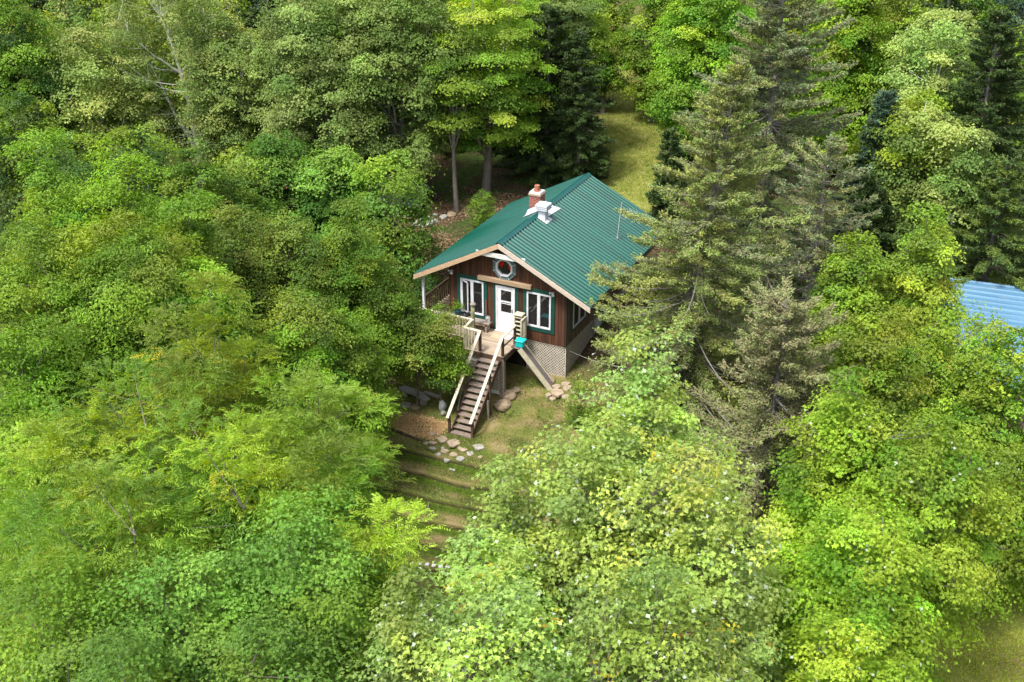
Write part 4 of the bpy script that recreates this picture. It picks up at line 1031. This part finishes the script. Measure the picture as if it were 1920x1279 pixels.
# --- front maples with pale leaf undersides, bottom centre
fk = dict(leaf=.125, kind='lobed', pale=.03, clump=.6, group='front maples', accent=.012, twigs=120, fork=4)
B(1222, 640, 27.8, 2.7, P_front, P_front, 'tall slender light green maple, the topmost crown of the front maples', form='cone', base=.3, n_leaf=44000, **fk)
B(1115, 800, 26.5, 3.0, P_front, P_front, 'broad light green maple with whitish leaves in the middle of the bottom edge', form='dome', base=.3, n_leaf=60000, **fk)
B(915, 1005, 25, 1.7, P_front, P_front, 'smaller light green maple with whitish leaves below the grass terraces', form='dome', base=.3, n_leaf=30000, **fk)
B(790, 1085, 24.5, 1.5, P_front, P_front, 'low light green maple touching the white edging stones', form='dome', base=.3, n_leaf=20000, **fk)
B(945, 890, 26.5, 1.1, P_front, P_front, 'narrow light green maple rising beside the grass terraces', form='cone', base=.3, n_leaf=16000, **fk)
B(1310, 850, 25.5, 2.3, P_front, P_front, 'light green maple beside the brownish spruce near the bottom edge', form='dome', base=.3, n_leaf=40000, **fk)
B(950, 1110, 23, 2.4, P_front, P_front, 'nearest light green maple at the bottom edge right of the dark maples', form='dome', base=.3, n_leaf=34000, **fk)
B(1220, 1080, 23, 2.6, P_front, P_front, 'nearest light green maple at the bottom edge below the broad one', form='dome', base=.3, n_leaf=38000, **fk)

# --- feathery trees on the left
fe = dict(kind='feather', leaf=.125, clump=.95, group='feathery leaved trees', accent=.004, name='sumac_tree', twigs=50)
B(385, 545, 33, 2.5, P_olive, P_yel, 'feathery yellow green tree with orange tinged top left of the olive trees', form='cone', base=.3, n_leaf=52000, **fe)
B(235, 690, 33, 2.6, P_mid, P_yel, 'feathery green tree with yellow tips left of the tallest feathery tree', form='dome', base=.3, n_leaf=46000, **fe)
B(570, 715, 33, 2.3, P_mid, P_olive, 'feathery green tree nearest the cabin stairs on the left', form='dome', base=.3, n_leaf=46000, **fe)
B(75, 790, 32, 2.4, P_mid, P_lime, 'feathery green tree at the left edge above the dark gap', form='dome', base=.3, n_leaf=40000, **fe)
B(400, 790, 30.5, 2.8, P_mid, P_yel, 'broad feathery tree with bright yellow sprays in the left middle', form='dome', base=.3, n_leaf=60000, **fe)
B(180, 900, 29, 2.7, P_mid, P_lime, 'broad feathery green tree above the lower left maples', form='dome', base=.3, n_leaf=56000, **fe)
B(625, 860, 30, 1.4, P_mid, P_lime, 'small feathery tree hanging over the left side of the terraces', form='dome', base=.3, n_leaf=28000, **fe)
B(700, 950, 28.5, 1.0, P_mid, P_lime, 'low feathery tree just above the front maple on the left', form='dome', base=.3, n_leaf=12000, **fe)

# --- dark bluish maples, lower left
dm = dict(leaf=.115, kind='lobed', clump=.85, group='lower left maples', twigs=50)
B(560, 985, 27.5, 2.4, P_blue, P_blue, 'dense bluish green maple lower left beside the front maples', form='dome', base=.3, n_leaf=40000, **dm)
B(330, 1060, 27, 2.7, P_blue, P_blue, 'dense bluish green maple at the bottom left below the feathery trees', form='dome', base=.3, n_leaf=44000, **dm)
B(95, 1090, 27, 2.6, P_blue, P_mid, 'dense green maple in the bottom left corner', form='dome', base=.3, n_leaf=42000, **dm)
B(500, 1170, 25, 2.0, P_blue, P_blue, 'nearest bluish maple in the middle of the lower left edge', form='dome', base=.3, n_leaf=30000, **dm)
B(655, 1130, 26, 1.4, P_blue, P_mid, 'small bluish maple touching the front maples at the bottom', form='dome', base=.3, n_leaf=18000, **dm)
B(200, 1215, 24.5, 2.0, P_blue, P_blue, 'low bluish maple at the very bottom left', form='dome', base=.3, n_leaf=28000, **dm)

# --- yellow green crowns, upper left
yl = dict(leaf=.14, kind='kite', clump=.95, group='yellow green trees upper left', twigs=40, aspect=.45)
B(65, 255, 43, 2.3, P_mid, P_yel, 'yellow green tree at the left edge below the dark maple', form='cone', base=.3, n_leaf=40000, **yl)
B(215, 290, 43, 2.0, P_mid, P_yel, 'pointed yellow green tree below the pale aspen', form='cone', base=.3, n_leaf=34000, **yl)
B(335, 345, 42, 2.1, P_mid, P_yel, 'yellow green tree standing left of the olive tree tops', form='cone', base=.3, n_leaf=34000, **yl)
B(60, 440, 40, 2.7, P_mid, P_lime, 'green tree with yellow sprays on the left edge, halfway up', form='dome', base=.55, n_leaf=44000, **yl)
B(220, 430, 39.5, 2.6, P_mid, P_lime, 'green tree with layered sprays above the left dark gap', form='dome', base=.55, n_leaf=44000, **yl)
B(335, 500, 40, 1.8, P_mid, P_mid, 'dark green tree with thin grey trunk right of the left gap', form='dome', base=.55, n_leaf=22000, **yl)
B(20, 600, 37, 2.2, P_mid, P_mid, 'green tree at the left edge above the feathery ones', form='dome', base=.3, n_leaf=30000, **yl)

# --- olive small leaved trees beside the cabin
ol = dict(leaf=.095, kind='kite', clump=.68, group='olive small leaved trees', twigs=70, name='birch_tree')
B(440, 395, 46.5, 2.1, P_olive, P_olive, 'olive green birch, leftmost of those beside the cabin', form='round', base=.25, n_leaf=44000, **ol)
B(545, 415, 47, 1.8, P_olive, P_olive, 'olive green birch in front of the red roofed shed', form='round', base=.25, n_leaf=34000, **ol)
B(645, 390, 47, 1.9, P_mid, P_lime, 'green birch with bright top behind the twiggy trees', form='cone', base=.25, n_leaf=40000, **ol)
B(700, 490, 49, 1.9, P_mid, P_olive, 'green birch closest to the cabin eave on the left', form='dome', base=.25, n_leaf=36000, **ol)
B(560, 560, 43, 2.2, P_mid, P_olive, 'green birch with bare brown twigs in front of the other birches', form='dome', base=.25, n_leaf=38000, **ol)
B(640, 600, 45, 1.8, P_mid, P_mid, 'darker green birch right of the bare twigged one', form='dome', base=.2, n_leaf=32000, **ol)
B(772, 572, 49.5, 1.45, P_mid, P_olive, 'thin leafy birch sapling screening the left part of the deck', form='round', base=.42, n_leaf=15000, trunk_r=.045, **ol)
B(822, 594, 49.3, .85, P_mid, P_olive, 'small leafy birch sapling just in front of the deck railing', form='round', base=.35, n_leaf=6000, trunk_r=.03, **ol)
B(665, 660, 47.5, 1.0, P_mid, P_mid, 'low green birch sapling above the straw bed', form='round', base=.1, n_leaf=10000, **ol)

# --- behind on the left
bg = dict(leaf=.14, kind='kite', clump=.9)
T(285, -60, 63, 3.6, 'leaf', 'tall pale aspen with whitish trunk at the top left', 'aspen', name='aspen_tree', pal=P_aspen, tip=P_aspen, bark='pale_bark', form='round', base=.2, n_leaf=48000, lean=(-1.1, -.6), density=.85, trunk_r=.25, fork=2, leaf=.12, clump=.6, gap=(1.15, .97))
T(150, 60, 64, 2.6, 'leaf', 'pale aspen left of the white trunked one', 'aspen', name='aspen_tree', pal=P_aspen, tip=P_aspen, bark='pale_bark', form='round', base=.2, n_leaf=28000, **bg)
T(420, 40, 64, 2.6, 'leaf', 'pale aspen right of the white trunked one', 'aspen', name='aspen_tree', pal=P_aspen, tip=P_aspen, bark='pale_bark', form='round', base=.2, n_leaf=28000, **bg)
B(0, -30, 62, 2.3, P_dark, P_mid, 'dark green maple in the top left corner', form='dome', base=.2, n_leaf=34000, **bg)
B(590, -20, 62, 3.6, P_grey, P_grey, 'greyish green maple at top left of centre with bare grey limbs', form='round', base=.2, n_leaf=60000, group='large maples behind the cabin', twigs=140, gap=(.8, .45), **bg)
B(745, -30, 62, 3.4, P_grey, P_grey, 'greyish green maple with forked trunk behind the tarpaulin shelter', form='round', base=.25, n_leaf=56000, group='large maples behind the cabin', twigs=120, gap=(.8, .45), **bg)
B(905, -20, 63, 3.1, P_mid, P_lime, 'maple with layered green branches and two grey trunks left of the cabin', form='round', base=.28, n_leaf=40000, layered=.8, group='large maples behind the cabin', trunk_r=.24, twigs=60, gap=(.9, .5), **bg)
B(850, 90, 62, 1.5, P_mid, P_lime, 'slender maple with a thin grey trunk beside the layered maple', form='round', base=.6, n_leaf=8000, layered=.6, group='large maples behind the cabin', trunk_r=.14, twigs=20, **bg)
B(1060, -20, 69, 2.4, P_mid, P_grey, 'maple with layered branches between the firs and the grass lane', form='round', base=.62, n_leaf=24000, layered=.6, group='large maples behind the cabin', **bg)
B(500, 255, 58, 2.3, P_blue, P_blue, 'round deep green maple left of the forked grey maple', form='dome', base=.1, n_leaf=30000, **bg)
B(625, 290, 57, 2.3, P_blue, P_blue, 'round deep green maple in front of the forked grey maple', form='dome', base=.1, n_leaf=30000, **bg)
B(728, 300, 55.5, 1.9, P_blue, P_mid, 'small deep green maple beside the tarpaulin shelter', form='round', base=.15, n_leaf=14000, **bg)
B(430, 330, 55, 1.7, P_dark, P_mid, 'small dark maple behind the olive birches', form='round', base=.1, n_leaf=14000, **bg)
B(250, 235, 54, 2.2, P_dark, P_mid, 'dark green maple at the foot of the white trunked aspen', form='dome', base=.1, n_leaf=20000, **bg)
B(355, 290, 52, 1.9, P_mid, P_mid, 'mid green maple right of the foot of the white trunked aspen', form='dome', base=.1, n_leaf=18000, **bg)
B(20, 170, 57, 2.5, P_dark, P_mid, 'dark green maple at the left edge above the yellow green trees', form='dome', base=.1, n_leaf=24000, **bg)
B(130, 250, 55, 2.3, P_dark, P_mid, 'dark green maple below the aspens at the left', form='dome', base=.1, n_leaf=22000, **bg)
fir = dict(pal=P_fir, droop=.2, upturn=.12, brown=.02, name='fir_tree', cat='fir', bare=.02, flat=.1, dens=1.3, needle=.17, nb=10, whorl=.33, power=.65)
T(1030, 10, 66.5, 3.3, 'con', 'big dark fir with drooping boughs just behind the cabin roof', group='dark firs behind the cabin', **fir)
B(1140, -40, 76, 1.6, P_mid, P_lime, 'light green maple closing over the far end of the lane', form='dome', base=.2, n_leaf=16000, **bg)
T(960, 60, 71, 3.0, 'con', 'dark fir behind the layered maple trunks', group='dark firs behind the cabin', **fir)
T(1090, 60, 66, 2.1, 'con', 'dark fir at the left side of the grass lane', group='dark firs behind the cabin', **fir)
T(860, 120, 73, 2.6, 'con', 'dark fir standing in the shade left of the layered maple', group='dark firs behind the cabin', **fir)
T(1258, 245, 62, 1.1, 'con', 'small dark fir at the right side of the grass lane', group='dark firs behind the cabin', **fir)
T(520, 60, 74, 2.8, 'con', 'dark fir deep in the shade between the grey maples', group='dark firs behind the cabin', **fir)
T(700, 100, 76, 2.8, 'con', 'dark fir behind the forked grey maple', group='dark firs behind the cabin', **fir)

# --- right of the lane
B(1335, -70, 66, 2.9, P_mid, P_bright, 'bright green maple right of the grass lane', form='dome', base=.12, n_leaf=56000, **bg)
B(1235, -40, 74, 1.6, P_mid, P_bright, 'bright green maple behind the lane at the top', form='dome', base=.12, n_leaf=20000, **bg)
B(1600, -40, 64, 2.7, P_bright, P_bright, 'bright yellow green maple behind the big grey spruce', form='dome', base=.1, n_leaf=44000, **bg)
sp_ = dict(droop=.32, upturn=.42, ragged=.45, power=.5)
T(1478, -90, 50, 4.2, 'con', 'tallest grey green spruce with visible grey trunk, reaching above the picture', group='big spruces right of the cabin', pal=P_spr, brown=.3, whorl=.33, nb=10, dens=1.3, needle=.15, **sp_)
T(1388, 120, 42, 4.8, 'con', 'big olive green spruce overhanging the right edge of the cabin roof', group='big spruces right of the cabin', pal=P_sprg, brown=.22, whorl=.31, nb=12, dens=1.35, lean=(1.35, .65), **{**sp_, 'power': .8})
T(1475, 560, 36.5, 3.6, 'con', 'brownish grey green spruce in front of the big olive spruce', group='big spruces right of the cabin', pal=P_sprbr, brown=.27, whorl=.29, nb=11, dens=1.4, bare=.07, **sp_)
T(1555, 260, 46, 3.1, 'con', 'grey green spruce behind the right shoulder of the big spruce', group='big spruces right of the cabin', pal=P_spr, brown=.3, whorl=.4, **sp_)
fb = dict(fir); fb['pal'] = P_firb
T(1665, 170, 56, 1.8, 'con', 'bluish green fir between the grey spruces and the thin birches', **fb)
T(1880, 20, 56, 3.3, 'con', 'large dark green fir near the right edge', **fir)
fy = dict(fir); fy['pal'] = P_firy
T(1890, 300, 52, 2.6, 'con', 'yellowish dark fir at the right edge above the blue roof', **fy)
T(1790, 300, 60, 2.4, 'con', 'dark fir in the shade above the blue roof', **fir)
T(1640, 330, 55, 1.8, 'con', 'dark fir low behind the grey spruces', **fir)
T(1780, 30, 59, 2.8, 'leaf', 'slender light green birch with thin trunks at the upper right', 'birch', name='birch_tree', pal=P_aspen, tip=P_aspen, form='round', base=.2, n_leaf=40000, density=.9, bark='pale_bark', twigs=90, **bg)
T(1730, 190, 55, 2.0, 'leaf', 'pale green birch in front of the slender upper right birch', 'birch', name='birch_tree', pal=P_aspen, tip=P_lime, form='round', base=.2, n_leaf=24000, bark='pale_bark', **bg)
T(1815, 230, 53, 1.4, 'leaf', 'small pale green birch before the large dark fir at the right', 'birch', name='birch_tree', pal=P_aspen, tip=P_aspen, form='round', base=.2, n_leaf=22000, bark='pale_bark', **bg)
B(1690, -30, 68, 2.2, P_grey, P_lime, 'light green maple at the top right behind the birches', form='dome', base=.2, n_leaf=22000, **bg)
rm = dict(leaf=.115, kind='kite', clump=.6, group='yellow green maples by the blue roof', twigs=70)
B(1745, 400, 43, 2.1, P_lime, P_lime, 'yellow green maple with reaching top branches left of the blue roof', form='cone', base=.25, n_leaf=46000, **rm)
B(1610, 440, 43, 2.0, P_lime, P_lime, 'yellow green maple touching the right side of the olive spruce', form='cone', base=.25, n_leaf=42000, **rm)
B(1650, 590, 38, 1.9, P_mid, P_lime, 'green maple with bare branches left of the blue roof, lower', form='dome', base=.25, n_leaf=32000, **rm)
B(1810, 590, 41, 2.0, P_mid, P_lime, 'thin green maple letting the blue roof show through', form='round', base=.2, n_leaf=13000, **rm)
B(1890, 615, 39, 1.9, P_mid, P_lime, 'green maple at the right edge in front of the blue roof', form='dome', base=.2, n_leaf=21000, **rm)
rb = dict(leaf=.12, kind='lobed', clump=.62, group='bright maples lower right', twigs=60, pale=.006)
B(1600, 700, 31.5, 2.1, P_bright, P_bright, 'bright yellow green maple right of the brownish spruce, highest of its group', form='cone', base=.3, n_leaf=44000, **rb)
B(1745, 800, 31, 2.3, P_bright, P_lime, 'bright green maple below the blue roof', form='dome', base=.52, n_leaf=34000, **rb)
B(1625, 960, 28.5, 2.3, P_bright, P_bright, 'bright green maple at the bottom right beside the spruce', form='dome', base=.3, n_leaf=42000, **rb)
B(1905, 850, 38.5, 2.6, P_bright, P_lime, 'bright green maple at the right edge above the meadow', form='dome', base=.1, n_leaf=34000, **rb)
B(1680, 1060, 27.5, 1.4, P_bright, P_bright, 'bright green maple bordering the grassy meadow', form='dome', base=.3, n_leaf=26000, **rb)
B(1600, 1160, 26, 1.8, P_bright, P_bright, 'lowest bright green maple at the bottom right', form='dome', base=.3, n_leaf=28000, **rb)

# --- small plants round the cabin
for i, (px, py, D, r_, pal_, lb) in enumerate(((790, 470, 56, .8, P_dark, 'dark bush under the left eave of the cabin'), (1085, 700, 48.6, .5, P_mid, 'low green weeds at the right corner of the lattice'),
                                              (1120, 725, 47.5, .55, P_mid, 'low green weeds beside the path right of cabin'), (905, 350, 63, .7, P_mid, 'small bush on the forest floor behind the roof'))):
    p = survey(px, py, D); H = max(.5, p[2] - gz(p[0], p[1]))
    H = min(H, 2.0)
    plant_tree('bush', broadleaf('b', 900 + i, H, r_, base=.05, pal=pal_, tip=pal_, leaf=.07, n_leaf=2500, clump=.22, form='round', twigs=10, trunk_r=.03), (p[0], p[1], gz(p[0], p[1])), lb, 'bush')

# --- the wood beyond
protos = []
for i, (k, pal_, tip_) in enumerate((('l', P_mid, P_lime), ('l', P_grey, P_grey), ('l', P_dark, P_mid), ('c', P_fir, 0), ('c', P_firb, 0), ('l', P_mid, P_yel))):
    if k == 'l': dta = broadleaf('p', 700 + i, 11, 3.0, base=.12, pal=pal_, tip=tip_, leaf=.2, n_leaf=17000, clump=.75, form='dome', twigs=20)
    else: dta = conifer('p', 700 + i, 13, 2.8, pal=pal_, droop=.2, upturn=.12, brown=.02, bare=.03, flat=.1, dens=.5, needle=.26, whorl=.5)
    protos.append((k, dta))
rg = random.Random(77); made = {}; spots = []
lbl = ['mid green broadleaf tree in the wood beyond the cabin', 'greyish broadleaf tree in the wood beyond the cabin', 'dark broadleaf tree in the wood beyond the cabin', 'dark fir in the wood beyond the cabin', 'bluish fir in the wood beyond the cabin', 'yellow tipped broadleaf tree in the wood beyond the cabin']
fwd = np.array([_fw[0], _fw[1]]) / np.hypot(_fw[0], _fw[1]); rgt = np.array([_rt[0], _rt[1]])
for row in range(5):
    dist = 66 + row * 6.0 + row * row * .5; half = dist * .47
    k = -half
    while k < half:
        q = CAM[:2] + fwd * (dist + rg.uniform(-2, 2)) + rgt * (k + rg.uniform(-1, 1)); k += 4.6 + row * .35
        ld = float(lane_dist(np.array(q[0]), np.array(q[1])))
        if ld < 3.6 or (q[1] < 14 and q[0] > -17 and q[0] < 12): continue
        lat = (k) / dist
        if row == 0 and (-.36 < lat < .3): continue
        if -.415 < lat < -.375: continue
        spots.append((q[0], q[1], lat))
for x, y, lat in spots:
    i = rg.choice([0, 0, 1, 2, 3, 3, 4, 5]); s = rg.uniform(.8, 1.15); k_, dta = protos[i]
    z = gz(x, y); px_ = 960 + lat * FPX
    near = 'left of the pale aspens' if px_ < 200 else 'behind the pale aspens' if px_ < 480 else 'behind the big grey maples' if px_ < 840 else 'behind the dark firs' if px_ < 1130 else 'beside the grass lane' if px_ < 1300 else 'behind the tallest spruce' if px_ < 1600 else 'behind the slender birches' if px_ < 1840 else 'behind the right hand firs'
    lb_ = lbl[i].replace('in the wood beyond the cabin', 'in the far wood ' + near); gr_ = lb_.replace(' tree in', ' trees in').replace(' fir in', ' firs in')
    if i not in made:
        made[i] = plant_tree('fir_tree' if k_ == 'c' else 'forest_tree', dta, (x, y, z), lb_, 'fir' if k_ == 'c' else 'tree', gr_, 'spruce_bark' if k_ == 'c' else 'bark', 'needle' if k_ == 'c' else 'leaf', rg.random() * 6, s)
    else: copy_tree(made[i], (x, y, z), rg.random() * 6, s, lb_)['group'] = gr_


# ------------------------------------------------------------------ ground cover
def scatter(name, n, fx, size, pal, label, tall=1., flat=False, cat='grass', seed=1):
    rg = np.random.default_rng(seed); P = fx(rg, n); n = len(P); z = terrain(P[:, 0], P[:, 1])
    P = np.stack([P[:, 0], P[:, 1], z + (.012 if flat else size * .35)], -1)
    if flat: Nr = unit(np.array([0, 0, 1.]) + rg.normal(0, .35, (n, 3))); ax = rg.normal(size=(n, 3)); w_ = size * .6
    else: ax = unit(np.array([0, 0, 1.]) + rg.normal(0, .55, (n, 3))); Nr = rg.normal(size=(n, 3)); Nr = unit(Nr - (Nr * ax).sum(1, keepdims=True) * ax); w_ = size * .3
    V, F = leaves(P, Nr, size * rg.uniform(.6, 1.4, n), w_ * rg.uniform(.7, 1.3, n), rg, 'kite', ax, 0)
    o = np_mesh(name, V, F, M['grassblade'], pick(rg, pal, n) * rg.uniform(.75, 1.25, (n, 1))); tag(o, label, cat, kind='stuff'); return o


def patch(cx, cy, rx, ry, thr=-.2, f=1.6, avoid=True):
    def fn(rg, n):
        P = np.stack([cx + rx * rg.uniform(-1, 1, n), cy + ry * rg.uniform(-1, 1, n)], -1)
        k = np.sin(P[:, 0] * f + np.sin(P[:, 1] * f * .8) * 1.4) + np.sin(P[:, 1] * f * 1.3 + np.sin(P[:, 0] * f * .9) * 1.2) + rg.normal(0, .5, n)
        inside = (k > thr) & ~((P[:, 0] > -5.9) & (P[:, 0] < .05) & (P[:, 1] > -.1) & (P[:, 1] < 8.8)) & ~((np.abs(P[:, 0] + 2.5) < .7) & (P[:, 1] > -5) & (P[:, 1] < -2))
        if avoid: inside &= riser(P[:, 0], P[:, 1])[1] < .2
        return P[inside]
    return fn


G_g = [((.085, .12, .02), 3), ((.12, .15, .03), 2), ((.20, .18, .07), 1)]
scatter('lawn_grass', 90000, patch(-1.2, -7.5, 6.5, 8.5, .1), .06, G_g, 'short patchy green grass on the sloping lawn in front of the cabin', seed=3)
scatter('lawn_tufts', 26000, patch(-1.2, -7.5, 6.5, 8.5, .75, 2.7), .11, [((.07, .12, .015), 3), ((.11, .16, .025), 2)], 'taller darker grass tufts and weeds dotted over the lawn', seed=13)
scatter('lawn_thatch', 30000, patch(-1.2, -7.5, 6.5, 8.5, -9), .05, [((.30, .24, .13), 3), ((.38, .30, .18), 1), ((.16, .12, .06), 2)], 'dry straw coloured bits scattered over the lawn', flat=True, seed=4)


def lanefn(rg, n):
    P = np.stack([rg.uniform(-24, 0, n), rg.uniform(14, 60, n)], -1); return P[lane_dist(P[:, 0], P[:, 1]) < 2.0]


scatter('lane_grass', 160000, lanefn, .10, [((.19, .235, .035), 3), ((.27, .27, .06), 2)], 'yellowish mown grass covering the lane', seed=5)
scatter("meadow_grass", 110000, patch(20, -9, 5, 8, -1.2), .10, [((.33, .42, .05), 3), ((.42, .42, .10), 2)], 'yellow green meadow grass in the bottom right corner', seed=6)
scatter('leaf_litter', 60000, patch(-12.5, 9.5, 6.5, 6, -.3, .9), .10, [((.30, .19, .11), 3), ((.42, .30, .19), 2), ((.12, .07, .04), 3)], 'brown and tan dead leaves on the forest floor left of the cabin', flat=True, cat='leaf litter', seed=7)


def straw(rg, n):
    u_, v_ = rg.random(n), rg.random(n)
    a_ = np.array([-7.2, -5.62]); b_ = np.array([-3.55, -5.62]); c_ = np.array([.15, 1.0])
    P = a_ + (b_ - a_) * u_[:, None] + c_ * v_[:, None] + rg.normal(0, .10, (n, 2)); return P[(np.sin(P[:, 0] * 3.1 + 1) + np.sin(P[:, 1] * 5.3 + P[:, 0] * 2) + rg.normal(0, .7, len(P))) < 1.25]


scatter('straw_mulch', 26000, straw, .08, [((.62, .45, .23), 3), ((.75, .58, .34), 2), ((.36, .26, .13), 1.3)], 'pale orange straw mulch spread over the bed below the plank seat', flat=True, cat='straw', seed=8)
scatter('straw_patch', 9000, patch(-9.5, -.8, 2.6, 2.2, -.3), .08, [((.55, .36, .18), 3), ((.66, .48, .28), 2)], 'orange straw under the birches left of the deck', flat=True, cat='straw', seed=9)
pp = np.array([(-4.95, -.34), (-5.15, -.34)])
rg = np.random.default_rng(12); n = 260; P = np.stack([-5.15 + rg.normal(0, .13, n), -.34 + rg.normal(0, .08, n), .98 + .16 * np.abs(rg.normal(size=n))], -1)
V, F = leaves(P, unit(rg.normal(size=(n, 3)) + [0, 0, 1]), np.full(n, .07), np.full(n, .05), rg)
o = np_mesh('foliage', V, F, M['leaf'], pick(rg, P_mid, n)); o.parent = pl; o.data.transform(Matrix.Translation(-pl.location))
print('faces', sum(len(o.data.polygons) for o in bpy.data.objects if o.type == 'MESH'))
